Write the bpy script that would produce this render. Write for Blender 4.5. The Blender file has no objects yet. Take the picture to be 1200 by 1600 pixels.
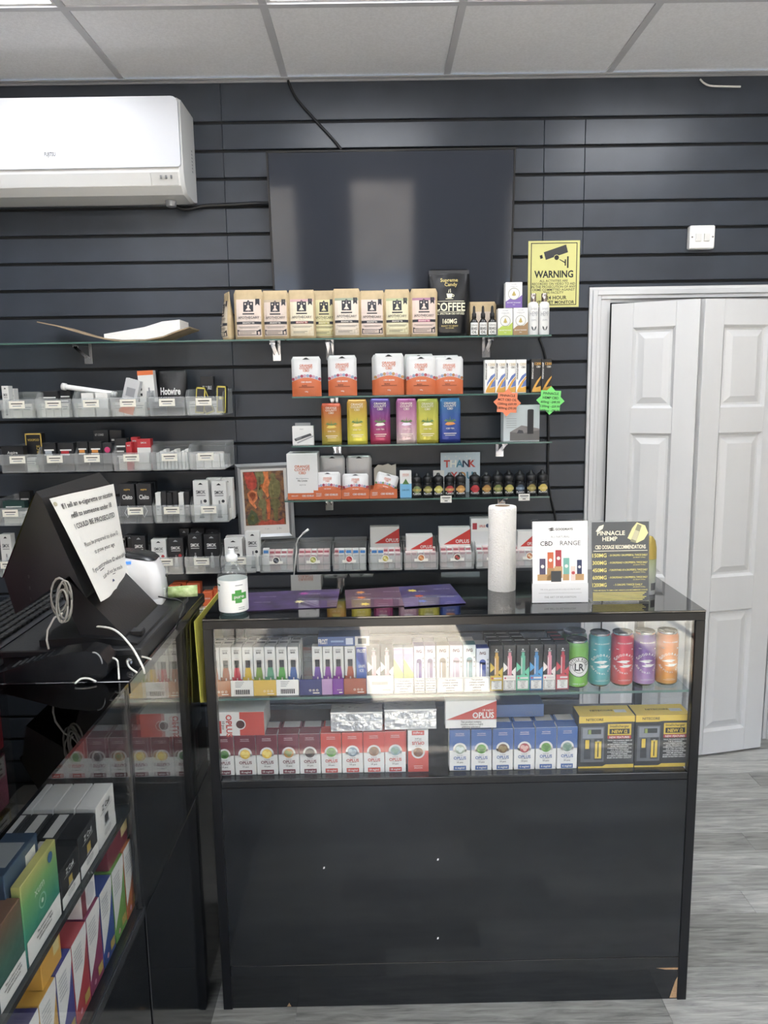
import bpy, math, random
from mathutils import Vector, Matrix
random.seed(7)
sc = bpy.context.scene
col = sc.collection
PI = math.pi
# ------------------------------------------------------------------ camera (fitted to the 1200x1600 photograph)
F_PX, PITCH, YAW, ROLL = 1205.13, .15918, .0068975, -.0165039
CAM = Vector((0, -3.087, 1.5))
_fw = Vector((math.sin(YAW)*math.cos(PITCH), math.cos(YAW)*math.cos(PITCH), -math.sin(PITCH)))
_r0 = Vector((math.cos(YAW), -math.sin(YAW), 0)); _u0 = _r0.cross(_fw)
_rt = math.cos(ROLL)*_r0 + math.sin(ROLL)*_u0
_up = -math.sin(ROLL)*_r0 + math.cos(ROLL)*_u0
cd = bpy.data.cameras.new('camera'); cam = bpy.data.objects.new('camera', cd); col.objects.link(cam)
cd.sensor_fit = 'VERTICAL'; cd.sensor_height = 36; cd.lens = F_PX/1600*36; cd.clip_start = .02; cd.clip_end = 200
m = Matrix.Identity(4)
for i in range(3):
    m[i][0], m[i][1], m[i][2], m[i][3] = _rt[i], _up[i], -_fw[i], CAM[i]
cam.matrix_world = m
sc.camera = cam
# ------------------------------------------------------------------ world, sun, exposure
w = bpy.data.worlds.new('sky'); sc.world = w; w.use_nodes = True
nt = w.node_tree; bg = nt.nodes['Background']
sky = nt.nodes.new('ShaderNodeTexSky'); sky.sky_type = 'NISHITA'; sky.sun_disc = False
sky.sun_elevation = math.radians(47); sky.sun_rotation = math.radians(200)
nt.links.new(sky.outputs[0], bg.inputs[0]); bg.inputs[1].default_value = 1.8
sd = bpy.data.lights.new('sun', 'SUN'); sd.energy = 36; sd.angle = math.radians(.6); sd.color = (1, .87, .7)
sun = bpy.data.objects.new('sun', sd); col.objects.link(sun)
sun.rotation_euler = Vector((-.06, -.76, .76)).to_track_quat('Z', 'Y').to_euler(); sun.location = (-1, -9, 6)
vs = sc.view_settings
vs.view_transform = 'Standard'; vs.look = 'None'; vs.gamma = 1; vs.exposure = .86
try: vs.use_curve_mapping = False
except Exception: pass
sc.cycles.transparent_max_bounces = 40
sc.cycles.max_bounces = 10
LED_STRENGTH = 7.5

# ------------------------------------------------------------------ helpers
def ray(x, y):
    return (x-600)/F_PX*_rt - (y-800)/F_PX*_up + _fw
def oY(x, y, Y):
    d = ray(x, y); return CAM + d*((Y-CAM.y)/d.y)
def oX(x, y, X):
    d = ray(x, y); return CAM + d*((X-CAM.x)/d.x)
def oZ(x, y, Z):
    d = ray(x, y); return CAM + d*((Z-CAM.z)/d.z)
def s2l(c):
    return c/12.92 if c <= .04045 else ((c+.055)/1.055)**2.4
def hexc(h):
    h = h.lstrip('#'); c = [s2l(int(h[i:i+2], 16)/255) for i in (0, 2, 4)]
    g = .2126*c[0]+.7152*c[1]+.0722*c[2]
    return tuple(x*.9+g*.1 for x in c)          # printed inks are a little duller than their hex values
_mats = {}
def C(h, r=.45, m=0., var=.0, vs=8, bump=0., bs=60, coat=0., emit=0., stretch=None, name=None, spec=.5, vcol=None):
    """principled material; var mixes in a noise tone, bump a noise relief"""
    key = (h, r, m, var, vs, bump, bs, coat, emit, stretch, spec, vcol)
    if key in _mats: return _mats[key]
    M = bpy.data.materials.new(name or 'finish_'+h.lstrip('#')); M.use_nodes = True
    n = M.node_tree; b = n.nodes['Principled BSDF']
    c = hexc(h)
    b.inputs['Base Color'].default_value = (*c, 1); b.inputs['Roughness'].default_value = r
    b.inputs['Metallic'].default_value = m; b.inputs['Specular IOR Level'].default_value = spec
    b.inputs['Coat Weight'].default_value = coat; b.inputs['Coat Roughness'].default_value = .05
    if emit:
        b.inputs['Emission Color'].default_value = (*c, 1); b.inputs['Emission Strength'].default_value = emit
    if var or bump:
        tc = n.nodes.new('ShaderNodeTexCoord'); mp = n.nodes.new('ShaderNodeMapping')
        n.links.new(tc.outputs['Object'], mp.inputs[0])
        if stretch: mp.inputs['Scale'].default_value = stretch
        if var:
            no = n.nodes.new('ShaderNodeTexNoise'); no.inputs['Scale'].default_value = vs; no.inputs['Detail'].default_value = 5
            n.links.new(mp.outputs[0], no.inputs['Vector'])
            mx = n.nodes.new('ShaderNodeMix'); mx.data_type = 'RGBA'
            hi = hexc(vcol) if vcol else tuple(min(1, x*(1+var)+.01*var) for x in c)
            lo = c if vcol else tuple(x*(1-var) for x in c)
            rp = n.nodes.new('ShaderNodeValToRGB'); rp.color_ramp.elements[0].position = .3; rp.color_ramp.elements[1].position = .72
            n.links.new(no.outputs[0], rp.inputs[0]); n.links.new(rp.outputs[0], mx.inputs[0])
            mx.inputs[6].default_value = (*lo, 1); mx.inputs[7].default_value = (*hi, 1)
            n.links.new(mx.outputs[2], b.inputs['Base Color'])
        if bump:
            nb = n.nodes.new('ShaderNodeTexNoise'); nb.inputs['Scale'].default_value = bs; nb.inputs['Detail'].default_value = 4
            n.links.new(mp.outputs[0], nb.inputs['Vector'])
            bp = n.nodes.new('ShaderNodeBump'); bp.inputs['Strength'].default_value = bump; bp.inputs['Distance'].default_value = .004
            n.links.new(nb.outputs[0], bp.inputs['Height']); n.links.new(bp.outputs[0], b.inputs['Normal'])
    _mats[key] = M
    return M
def glass(name, tint='#fcfdfd', ior=1.5, rough=0., body=0., bodycol='#ffffff'):
    """thin clear sheet: fresnel reflection over a tinted transparent, optional milky body"""
    if name in _mats: return _mats[name]
    M = bpy.data.materials.new(name); M.use_nodes = True; n = M.node_tree; n.nodes.clear()
    out = n.nodes.new('ShaderNodeOutputMaterial'); tr = n.nodes.new('ShaderNodeBsdfTransparent')
    tr.inputs[0].default_value = (*hexc(tint), 1)
    gl = n.nodes.new('ShaderNodeBsdfGlossy'); gl.inputs['Roughness'].default_value = rough
    fr = n.nodes.new('ShaderNodeFresnel'); fr.inputs[0].default_value = ior
    ge = n.nodes.new('ShaderNodeNewGeometry'); mr = n.nodes.new('ShaderNodeMapRange')   # a sheet has the same fresnel on the way out
    mr.inputs['To Min'].default_value = ior; mr.inputs['To Max'].default_value = 1/ior
    n.links.new(ge.outputs['Backfacing'], mr.inputs[0]); n.links.new(mr.outputs[0], fr.inputs[0])
    mx = n.nodes.new('ShaderNodeMixShader'); src = tr.outputs[0]
    if body:
        df = n.nodes.new('ShaderNodeBsdfDiffuse'); df.inputs[0].default_value = (*hexc(bodycol), 1)
        tl = n.nodes.new('ShaderNodeBsdfTranslucent'); tl.inputs[0].default_value = (*hexc(bodycol), 1)
        m1 = n.nodes.new('ShaderNodeMixShader'); m1.inputs[0].default_value = .4
        n.links.new(df.outputs[0], m1.inputs[1]); n.links.new(tl.outputs[0], m1.inputs[2])
        m2 = n.nodes.new('ShaderNodeMixShader'); m2.inputs[0].default_value = body
        n.links.new(tr.outputs[0], m2.inputs[1]); n.links.new(m1.outputs[0], m2.inputs[2]); src = m2.outputs[0]
    n.links.new(fr.outputs[0], mx.inputs[0]); n.links.new(src, mx.inputs[1]); n.links.new(gl.outputs[0], mx.inputs[2])
    n.links.new(mx.outputs[0], out.inputs[0])
    _mats[name] = M
    return M

_txt = {}
def text_geo(s, bold=0.):
    k = (s, bold)
    if k in _txt: return _txt[k]
    cu = bpy.data.curves.new('lettering', 'FONT'); cu.body = s; cu.size = 1; cu.offset = bold; cu.resolution_u = 2; cu.fill_mode = 'FRONT'
    ob = bpy.data.objects.new('lettering', cu)
    me = bpy.data.meshes.new_from_object(ob)
    v = [(p.co.x, p.co.y) for p in me.vertices]; f = [tuple(p.vertices) for p in me.polygons]
    bpy.data.objects.remove(ob); bpy.data.curves.remove(cu); bpy.data.meshes.remove(me)
    if v:
        x0 = min(p[0] for p in v); x1 = max(p[0] for p in v)
    else: x0 = x1 = 0
    _txt[k] = ([(p[0]-x0, p[1]) for p in v], f, x1-x0)
    return _txt[k]
CAPH = max(p[1] for p in text_geo('H')[0])

class MB:
    """collects geometry; build() links it as one mesh object"""
    def __init__(s): s.v, s.f, s.m, s.sm, s.mats = [], [], [], [], []
    def mi(s, M):
        if M not in s.mats: s.mats.append(M)
        return s.mats.index(M)
    def add(s, v, f, M, smooth=False):
        o = len(s.v); s.v += [tuple(p) for p in v]; k = s.mi(M)
        for q in f: s.f.append(tuple(i+o for i in q)); s.m.append(k); s.sm.append(smooth)
        return s
    def box(s, x0, x1, y0, y1, z0, z1, M, b=0.):
        if b <= 0:
            v = [(x, y, z) for z in (z0, z1) for y in (y0, y1) for x in (x0, x1)]
            return s.add(v, [(0, 2, 3, 1), (4, 5, 7, 6), (0, 1, 5, 4), (2, 6, 7, 3), (0, 4, 6, 2), (1, 3, 7, 5)], M)
        lo, hi = (x0, y0, z0), (x1, y1, z1); v = []; ix = {}
        for sx in (0, 1):
            for sy in (0, 1):
                for sz in (0, 1):
                    for a in range(3):
                        p = []
                        for k, sg in enumerate((sx, sy, sz)):
                            e = (lo, hi)[sg][k]
                            if k != a: e += -b if sg else b
                            p.append(e)
                        ix[(sx, sy, sz, a)] = len(v); v.append(p)
        f = []
        for a in range(3):
            o = [k for k in range(3) if k != a]
            for sg in (0, 1):
                q = []
                for i, j in ((0, 0), (1, 0), (1, 1), (0, 1)):
                    t = [0, 0, 0]; t[a] = sg; t[o[0]] = i; t[o[1]] = j; q.append(ix[(*t, a)])
                if (sg == 1) == (a == 1): q.reverse()
                f.append(q)
        for a in range(3):
            o = [k for k in range(3) if k != a]
            for i in (0, 1):
                for j in (0, 1):
                    q = []
                    for e, fa in ((0, o[0]), (1, o[0]), (1, o[1]), (0, o[1])):
                        t = [0, 0, 0]; t[a] = e; t[o[0]] = i; t[o[1]] = j; q.append(ix[(*t, fa)])
                    if (i == j) != (a == 1): q.reverse()
                    f.append(q)
        for sx in (0, 1):
            for sy in (0, 1):
                for sz in (0, 1):
                    q = [ix[(sx, sy, sz, a)] for a in range(3)]
                    if (sx+sy+sz) % 2 == 0: q.reverse()
                    f.append(q)
        return s.add(v, f, M)
    def cb(s, cx, cy, z0, w, d, h, M, b=0.): return s.box(cx-w/2, cx+w/2, cy-d/2, cy+d/2, z0, z0+h, M, b)
    def poly(s, pts, M): return s.add(pts, [tuple(range(len(pts)))], M)
    def prism(s, pts, y0, y1, M, axis='y', smooth=False):
        """2-D outline (a,b) counter-clockwise seen from -Y; extruded y0..y1 (axis x: outline is (y,z), axis z: (x,y))"""
        n = len(pts)
        g = {'y': lambda a, b, t: (a, t, b), 'x': lambda a, b, t: (t, a, b), 'z': lambda a, b, t: (a, b, t)}[axis]
        v = [g(a, b, y0) for a, b in pts] + [g(a, b, y1) for a, b in pts]
        s.add(v, [tuple(range(n)), tuple(range(2*n-1, n-1, -1))], M)
        return s.add(v, [(i, i+n, (i+1) % n+n, (i+1) % n) for i in range(n)], M, smooth)
    def lathe(s, prof, M, n=20, c=(0, 0, 0), smooth=True, cap=True):
        v = []; f = []
        for r, z in prof:
            for i in range(n):
                a = 2*PI*i/n; v.append((c[0]+r*math.cos(a), c[1]+r*math.sin(a), c[2]+z))
        for k in range(len(prof)-1):
            for i in range(n):
                j = (i+1) % n; f.append((k*n+i, k*n+j, (k+1)*n+j, (k+1)*n+i))
        s.add(v, f, M, smooth)
        if cap:
            k = len(prof)-1
            s.add([v[i] for i in range(n-1, -1, -1)], [tuple(range(n))], M)
            s.add([v[k*n+i] for i in range(n)], [tuple(range(n))], M)
        return s
    def tube(s, pts, r, M, n=8):
        pts = [Vector(p) for p in pts]; v = []; f = []
        for i, p in enumerate(pts):
            d = (pts[min(i+1, len(pts)-1)]-pts[max(i-1, 0)]).normalized()
            a = d.cross(Vector((.13, .31, .94))).normalized(); b = d.cross(a)
            for k in range(n):
                t = 2*PI*k/n; v.append(p+r*(math.cos(t)*a+math.sin(t)*b))
        for i in range(len(pts)-1):
            for k in range(n):
                j = (k+1) % n; f.append((i*n+k, (i+1)*n+k, (i+1)*n+j, i*n+j))
        f.append(tuple(range(n))); f.append(tuple(range(len(v)-1, len(v)-n-1, -1)))
        return s.add(v, f, M, True)
    # flat print on a face that looks toward -Y; y may be a number or a surface function y(x,z)
    def _sy(s, y, x, z): return y(x, z) if callable(y) else y
    def rect(s, x0, x1, z0, z1, y, M, n=1, mz=1):
        v = []; f = []
        for j in range(mz+1):
            for i in range(n+1):
                x = x0+(x1-x0)*i/n; z = z0+(z1-z0)*j/mz; v.append((x, s._sy(y, x, z), z))
        for j in range(mz):
            for i in range(n):
                a = j*(n+1)+i; f.append((a, a+1, a+n+2, a+n+1))
        return s.add(v, f, M)
    def flat(s, pts, y, M):
        if not callable(y): return s.poly([(a, y, b) for a, b in pts], M)
        zs = sorted(set(round(b, 6) for a, b in pts)); z0, z1 = zs[0], zs[-1]; N = max(4, min(16, int((z1-z0)/.004)))
        cuts = sorted(set(zs+[round(z0+(z1-z0)*i/N, 6) for i in range(N+1)]))
        def cross(z):
            o = []
            for (a, b), (c, d) in zip(pts, pts[1:]+pts[:1]):
                if (b <= z) != (d <= z): o.append(a+(c-a)*(z-b)/(d-b))
            return sorted(o)
        for q0, q1 in zip(cuts, cuts[1:]):
            e = (q1-q0)*.001
            if e <= 0: continue
            A, B = cross(q0+e), cross(q1-e)
            if len(A) != len(B): continue
            for k in range(0, len(A)-1, 2):
                n = max(1, min(8, int(max(A[k+1]-A[k], B[k+1]-B[k])/.006))); v = []
                for z, (l, r) in ((q0, A[k:k+2]), (q1, B[k:k+2])):
                    for i in range(n+1): x = l+(r-l)*i/n; v.append((x, y(x, z), z))
                s.add(v, [(i, i+1, n+2+i, n+1+i) for i in range(n)], M)
        return s
    def loft(s, A, ya, B, yb, M):
        n = len(A); v = [(a, ya, b) for a, b in A]+[(a, yb, b) for a, b in B]
        return s.add(v, [tuple(range(n)), tuple(range(2*n-1, n-1, -1))]+[(i, i+n, (i+1) % n+n, (i+1) % n) for i in range(n)], M)
    def disc(s, x, z, r, y, M, n=16, rz=None):
        return s.flat([(x+r*math.cos(2*PI*i/n), z+(rz or r)*math.sin(2*PI*i/n)) for i in range(n)], y, M)
    def ring(s, x, z, r0, r1, y, M, n=20, k=1.):
        v = []
        for i in range(n):
            a = 2*PI*i/n
            for r in (r0, r1): px, pz = x+r*math.cos(a), z+k*r*math.sin(a); v.append((px, s._sy(y, px, pz), pz))
        return s.add(v, [(2*i, 2*i+1, (2*i+3) % (2*n), (2*i+2) % (2*n)) for i in range(n)], M)
    def text(s, t, x, z, h, y, M, maxw=None, bold=0., al='c', rot=0., fitw=None):
        v, f, W = text_geo(t, bold)
        if not v: return s
        k = h/CAPH; kx = k
        if fitw: kx = fitw/W
        elif maxw and W*k > maxw: kx = maxw/W
        off = {'c': -W*kx/2, 'l': 0, 'r': -W*kx}[al]
        ca, sa = math.cos(rot), math.sin(rot); o = []
        for a, b in v:
            a, b = a*kx+off, b*k-h/2
            px, pz = x+a*ca-b*sa, z+a*sa+b*ca
            o.append((px, s._sy(y, px, pz), pz))
        return s.add(o, f, M)
    def mesh(s, name):
        me = bpy.data.meshes.new(name); me.from_pydata(s.v, [], s.f)
        for M in s.mats: me.materials.append(M)
        me.polygons.foreach_set('material_index', s.m); me.polygons.foreach_set('use_smooth', s.sm); me.update()
        return me
    def build(s, name, parent=None, loc=None, rot=None):
        return link(name, s.mesh(name), parent, loc, rot)
def link(name, me, parent=None, loc=None, rot=None):
    o = bpy.data.objects.new(name, me); col.objects.link(o)
    if parent: o.parent = parent
    if loc: o.location = loc
    if rot: o.rotation_euler = rot
    return o
def tag(o, label, cat, group=None):
    o['label'] = label; o['category'] = cat
    if group: o['group'] = group
    return o
def thing(name, label, cat, loc=(0, 0, 0), rz=0., group=None):
    o = link(name, None, None, loc, (0, 0, rz)); o.empty_display_size = .02
    return tag(o, label, cat, group)
def struct(o): o['kind'] = 'structure'; return o
def copy_tree(o, loc=None, label=None, rz=None, group=None, parent=None):
    c = o.copy(); col.objects.link(c)
    if parent: c.parent = parent
    if loc is not None: c.location = loc
    if label: c['label'] = label
    if group: c['group'] = group
    if rz is not None: c.rotation_euler = (0, 0, rz)
    for ch in list(o.children): copy_tree(ch, parent=c)
    return c
_dec = {}
def deco(root, w, h, yf, spec, key=None):
    """children of printed matter: spec = [(name, [ops])], fractions of w (from the middle) and h (from the base)"""
    for name, ops in spec:
        k = (key, name, round(w, 5), round(h, 5)) if key else None
        if k and k in _dec: link(name, _dec[k], root); continue
        mb = MB()
        for op in ops:
            t = op[0]; L = .0004
            if t == 'r':
                _, x0, x1, z0, z1, M, ly = op
                y = (lambda a, b, ly=ly: yf(a, b)-ly*.0007) if callable(yf) else yf-ly*L
                mb.rect(x0*w, x1*w, z0*h, z1*h, y, M, *((8, 8) if callable(yf) else (1, 1)))
            elif t == 't':
                _, s, x, z, th, M, mw = op[:7]; ly = op[7] if len(op) > 7 else 3; bo = op[8] if len(op) > 8 else .012; ro = op[9] if len(op) > 9 else 0.
                y = (lambda a, b, ly=ly: yf(a, b)-ly*.0007) if callable(yf) else yf-ly*L
                mb.text(s, x*w, z*h, th*h, y, M, mw*w if mw else None, bo, rot=ro)
            elif t == 'c':
                _, x, z, r, M, ly = op
                y = (lambda a, b, ly=ly: yf(a, b)-ly*.0007) if callable(yf) else yf-ly*L
                mb.disc(x*w, z*h, r*w, y, M)
            elif t == 'o':
                _, x, z, r0, r1, M, ly = op
                y = (lambda a, b, ly=ly: yf(a, b)-ly*.0007) if callable(yf) else yf-ly*L
                mb.ring(x*w, z*h, r0*w, r1*w, y, M)
            elif t == 'p':
                _, pts, M, ly = op
                y = (lambda a, b, ly=ly: yf(a, b)-ly*.0007) if callable(yf) else yf-ly*L
                mb.flat([(a*w, b*h) for a, b in pts], y, M)
        me = mb.mesh(name)
        if k: _dec[k] = me
        link(name, me, root)
_bm = {}
def carton(name, w, d, h, M, loc, label, cat='box', group=None, spec=None, key=None, rz=0., rx=0., ry=0., b=.0008):
    k = (name, round(w, 4), round(d, 4), round(h, 4), M.name)
    if k not in _bm: _bm[k] = MB().box(-w/2, w/2, -d/2, d/2, 0, h, M, b).mesh(name)
    o = link(name, _bm[k], None, loc, (rx, ry, rz)); tag(o, label, cat, group)
    if spec: deco(o, w, h, -d/2, spec, key)
    return o
def span(x0, x1, ym, Y):
    """pixel range on a plane Y -> centre X and width"""
    a = oY(x0, ym, Y).x; b = oY(x1, ym, Y).x
    return (a+b)/2, b-a
WHITE = C('#dededb', .5); BLACK = C('#15171a', .4); INK = C('#1d1e20', .6); PAPER = C('#e2e1dc', .7)
GREY = C('#9a9da0', .5); CREAM = C('#ece3cf', .6); RED = C('#c8362f', .45); STEEL = C('#b9bcc0', .25, 1.)
CHROME = C('#d5d6d8', .12, 1.); GLASS = glass('clear_glass'); GREENGLASS = glass('green_edged_glass', '#f1f7f4')
ACRYL = glass('clear_acrylic', '#fcfdfd', 1.45)
GLOSSBLK = C('#0a0b0d', .06, coat=.3); SATBLK = C('#121316', .35, var=.15, vs=30)
# ================================================================== SETTING
X0, X1, Y0, ZC = -2.3, 2.5, -5.4, 2.639
BOARD = C('#343b45', .33, var=.15, vs=6, bump=.05, bs=35, name='slatwall_board')
DARK = C('#101216', .7, name='slatwall_groove')
wall = struct(MB().box(X0, X1, .012, .06, 0, ZC, DARK).build('wall_back'))
DX0, DX1, DZ = .832, 1.66, 1.872            # outer edge of the door architrave
SEAM = -.562
def board(x0, x1, z0, z1):
    me_key = ('board', round(x1-x0, 3), round(z1-z0, 3))
    if me_key not in _bm: _bm[me_key] = MB().box(0, x1-x0, 0, .014, 0, z1-z0, BOARD, .0016).mesh('slat_board')
    link('slat_board', _bm[me_key], wall, (x0, 0, z0))
zg = [2.4963-.1*n for n in range(25)]
for n in range(-1, 24):
    zt = (ZC-.004) if n < 0 else zg[n]-.011
    zb = zg[n+1] if n < 24 else .09
    if n < 0: zb = zg[0]
    if zb < .05: break
    segs = [(X0, SEAM-.0003), (SEAM+.0003, .648), (.649, .803), (.804, X1)] if n < 5 and n >= 0 else [(X0, SEAM-.0003), (SEAM+.0003, X1)]
    for a, b in segs:
        if zb < DZ-.002:                       # cut round the door
            for c0, c1 in ((a, min(b, DX0)), (max(a, DX1), b)):
                if c1-c0 > .01:
                    if zt > DZ and c0 < DX1 and c1 > DX0: pass
                    board(c0, c1, zb, zt)
            if zt > DZ+.01 and b > DX1: board(DX0, DX1, DZ+.001, zt)
        else: board(a, b, zb, zt)
# side walls, shopfront wall behind the camera
SIDE = C('#23272c', .5, var=.2, vs=4)
struct(MB().box(X0-.1, X0, Y0, .06, 0, ZC, SIDE).build('wall_left'))
struct(MB().box(X1, X1+.1, Y0, .06, 0, ZC, C('#b9b6b0', .6, var=.1, vs=3)).build('wall_right'))
fr = MB(); FW = C('#3a3c40', .4)
fr.box(X0-.1, X1+.1, Y0-.12, Y0, 2.25, ZC, FW); fr.box(X0-.1, X0+.25, Y0-.12, Y0, 0, 2.25, FW); fr.box(X1-.3, X1+.1, Y0-.12, Y0, 0, 2.25, FW)
fr.box(-.75, -.22, Y0-.12, Y0, 0, 2.25, FW); fr.box(X0+.25, -.75, Y0-.12, Y0, 0, .35, FW); fr.box(.40, 1.35, Y0-.12, Y0, 0, 2.25, FW); fr.box(1.35, X1-.3, Y0-.12, Y0, 0, .35, FW)  # unseen piers beside the doorway, widened to narrow the sun patch on the floor
struct(fr.build('wall_front'))
ALU = C('#8f9296', .35, .6)
k = 1
for a, b, z0 in ((X0+.25, -.75, .35), (1.35, X1-.3, .35)):
    wf = MB(); wf.box(a, b, Y0-.09, Y0-.03, z0, z0+.05, ALU); wf.box(a, b, Y0-.09, Y0-.03, 2.2, 2.25, ALU)
    for x in (a+.025, (a+b)/2, b-.025): wf.box(x-.025, x+.025, Y0-.09, Y0-.03, z0+.05, 2.2, ALU)
    o = struct(wf.build('window_%d' % k)); k += 1
    for x, y in ((a+.05, (a+b)/2-.025), ((a+b)/2+.025, b-.05)): MB().box(x, y, Y0-.063, Y0-.057, z0+.05, 2.2, GLASS).build('pane', o)
# pavement and facade outside the shopfront
struct(MB().box(-12, 12, Y0-14, Y0-.12, -.12, -.02, C('#a89c8c', .8, var=.2, vs=3)).build('pavement'))
struct(MB().box(-12, 12, Y0-14.4, Y0-14, -.02, 6.5, C('#b99a7c', .8, var=.25, vs=2)).build('facade_opposite'))

# ceiling: grid of tees with tiles
ceil = struct(MB().box(X0, X1, Y0, .06, ZC+.03, ZC+.08, C('#d9d9d9', .8)).build('ceiling'))
TILE = C('#eceef3', .9, var=.06, vs=120, bump=.25, bs=220, name='acoustic_tile')
TEE = C('#c2c4ca', .5)
gx = [-2.12+.6*i for i in range(8)]; gx = [X0]+[x for x in gx if X0+.05 < x < X1-.05]+[X1]
gx = sorted(set(round(x, 4) for x in gx))
gy = [0]+[-.556-.6*i for i in range(10)]; gy = [y for y in gy if y > Y0+.05]+[Y0]
lights = []
lit = lambda i, j: (gx[i] in (-1.52, -.32, .88) and j in (1, 4, 7))
LEDM = C('#f4f8ff', .4, emit=LED_STRENGTH, name='led_diffuser')
for i in range(len(gx)-1):
    for j in range(len(gy)-1):
        a, b, c, d = gx[i]+.008, gx[i+1]-.008, gy[j+1]+.008, gy[j]-.008
        if lit(i, j): lights.append((a, b, c, d)); continue
        kk = ('tile', round(b-a, 3), round(d-c, 3))
        if kk not in _bm: _bm[kk] = MB().box(0, b-a, 0, d-c, .004, .02, TILE).mesh('ceiling_tile')
        link('ceiling_tile', _bm[kk], ceil, (a, c, ZC))
for x in gx: MB().box(x-.012, x+.012, Y0, -.0005, ZC-.001, ZC+.004, TEE).build('grid_rail', ceil)
for y in gy[1:-1]: MB().box(X0, X1, y-.012, y+.012, ZC-.0015, ZC+.0035, TEE).build('grid_rail', ceil)
struct(MB().box(X0, X1, -.024, -.0008, ZC-.004, ZC, C('#a8aaae', .4), .001).box(X0, X1, -.004, -.0006, ZC-.011, ZC-.004, C('#9a9da2', .4)).build('trim_1'))
for q, (a, b, c, d) in enumerate(lights):
    row = 'over the glass counter by the slat wall' if c > -1.3 else ('in the middle of the shop' if c > -3.3 else 'by the shop window')
    t = thing('ceiling_light', 'square white LED ceiling panel '+row, 'ceiling light', ((a+b)/2, (c+d)/2, ZC+.004), 0, 'LED ceiling panels '+row)
    ww, dd = b-a, d-c
    f = MB(); f.box(-ww/2, ww/2, -dd/2, -dd/2+.016, 0, .012, WHITE).box(-ww/2, ww/2, dd/2-.016, dd/2, 0, .012, WHITE)
    f.box(-ww/2, -ww/2+.016, -dd/2+.016, dd/2-.016, 0, .012, WHITE).box(ww/2-.016, ww/2, -dd/2+.016, dd/2-.016, 0, .012, WHITE)
    f.build('frame', t)
    MB().box(-ww/2+.016, ww/2-.016, -dd/2+.016, dd/2-.016, .004, .012, LEDM).build('diffuser', t)

# floor: printed vinyl planks, rows 0.1 m deep along X
def plank_mat(i):
    M = bpy.data.materials.new('grey_oak_plank'); M.use_nodes = True; n = M.node_tree; b = n.nodes['Principled BSDF']
    tc = n.nodes.new('ShaderNodeTexCoord'); mp = n.nodes.new('ShaderNodeMapping'); mp.inputs['Scale'].default_value = (2.2, 24, 1); mp.inputs['Location'].default_value = (i*3.1, i*1.7, 0)
    n.links.new(tc.outputs['Object'], mp.inputs[0])
    no = n.nodes.new('ShaderNodeTexNoise'); no.inputs['Scale'].default_value = 3.2; no.inputs['Detail'].default_value = 8; no.inputs['Roughness'].default_value = .65; no.inputs['Distortion'].default_value = .7
    n.links.new(mp.outputs[0], no.inputs['Vector'])
    r = n.nodes.new('ShaderNodeValToRGB'); e = r.color_ramp.elements
    t = (-.09, 0., .06, -.04)[i]
    e[0].position = .3; e[1].position = .72
    for el, c in ((e[0], (.47+t, .47+t, .46+t)), (e[1], (.74+t, .74+t, .715+t))): el.color = (*[s2l(x) for x in c], 1)
    n.links.new(no.outputs[0], r.inputs[0]); n.links.new(r.outputs[0], b.inputs['Base Color']); b.inputs['Roughness'].default_value = .42
    return M
PM = [plank_mat(i) for i in range(4)]
floor = struct(MB().box(X0, X1, Y0, .06, -.05, -.004, C('#4b4b4a', .8)).build('floor'))
PL = {}
random.seed(11)
for j in range(int(-Y0/.1)+1):
    yb = -.1*(j+1)
    wide = 1 if j < 34 else 0
    x = X0 - random.uniform(0, .5)
    while x < X1:
        L = random.choice((.62, .62, .9)) if wide else 1.6
        a, b = max(x, X0), min(x+L, X1); x += L
        if b-a < .03: continue
        if b < -.5 and wide and random.random() < 0: continue
        i = random.randrange(4); kk = (round(b-a, 3), i)
        if kk not in PL: PL[kk] = MB().box(0, b-a-.0008, 0, .0992, -.004, 0, PM[i]).mesh('plank')
        link('plank', PL[kk], floor, (a, yb, 0))

# door: white bifold with architrave
PAINT = C('#d0d1d1', .38, var=.03, vs=6, bump=.06, bs=40, stretch=(1, 1, .15), name='white_gloss_paint')
arch = MB()
for a, b, c in ((0, .012, .012), (.012, .03, .020), (.03, .045, .014)):    # stepped moulding profile
    arch.box(DX0+a, DX0+b, -c, .0, 0, DZ-a, PAINT, .001); arch.box(DX1-b, DX1-a, -c, 0, 0, DZ-a, PAINT, .001)
    arch.box(DX0+b, DX1-b, -c, 0, DZ-b, DZ-a, PAINT, .001)
struct(arch.build('trim_2'))
jm = MB(); jm.box(DX0+.0455, DX0+.082, -.006, .05, 0, DZ-.046, PAINT); jm.box(DX1-.082, DX1-.0455, -.006, .05, 0, DZ-.046, PAINT)
jm.box(DX0+.082, DX1-.082, -.002, .05, DZ-.058, DZ-.046, PAINT); struct(jm.build('trim_3'))
door = link('door_1', None, None, (DX0+.084, -.028, .012)); door['kind'] = 'structure'
DOORH = 1.793
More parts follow.
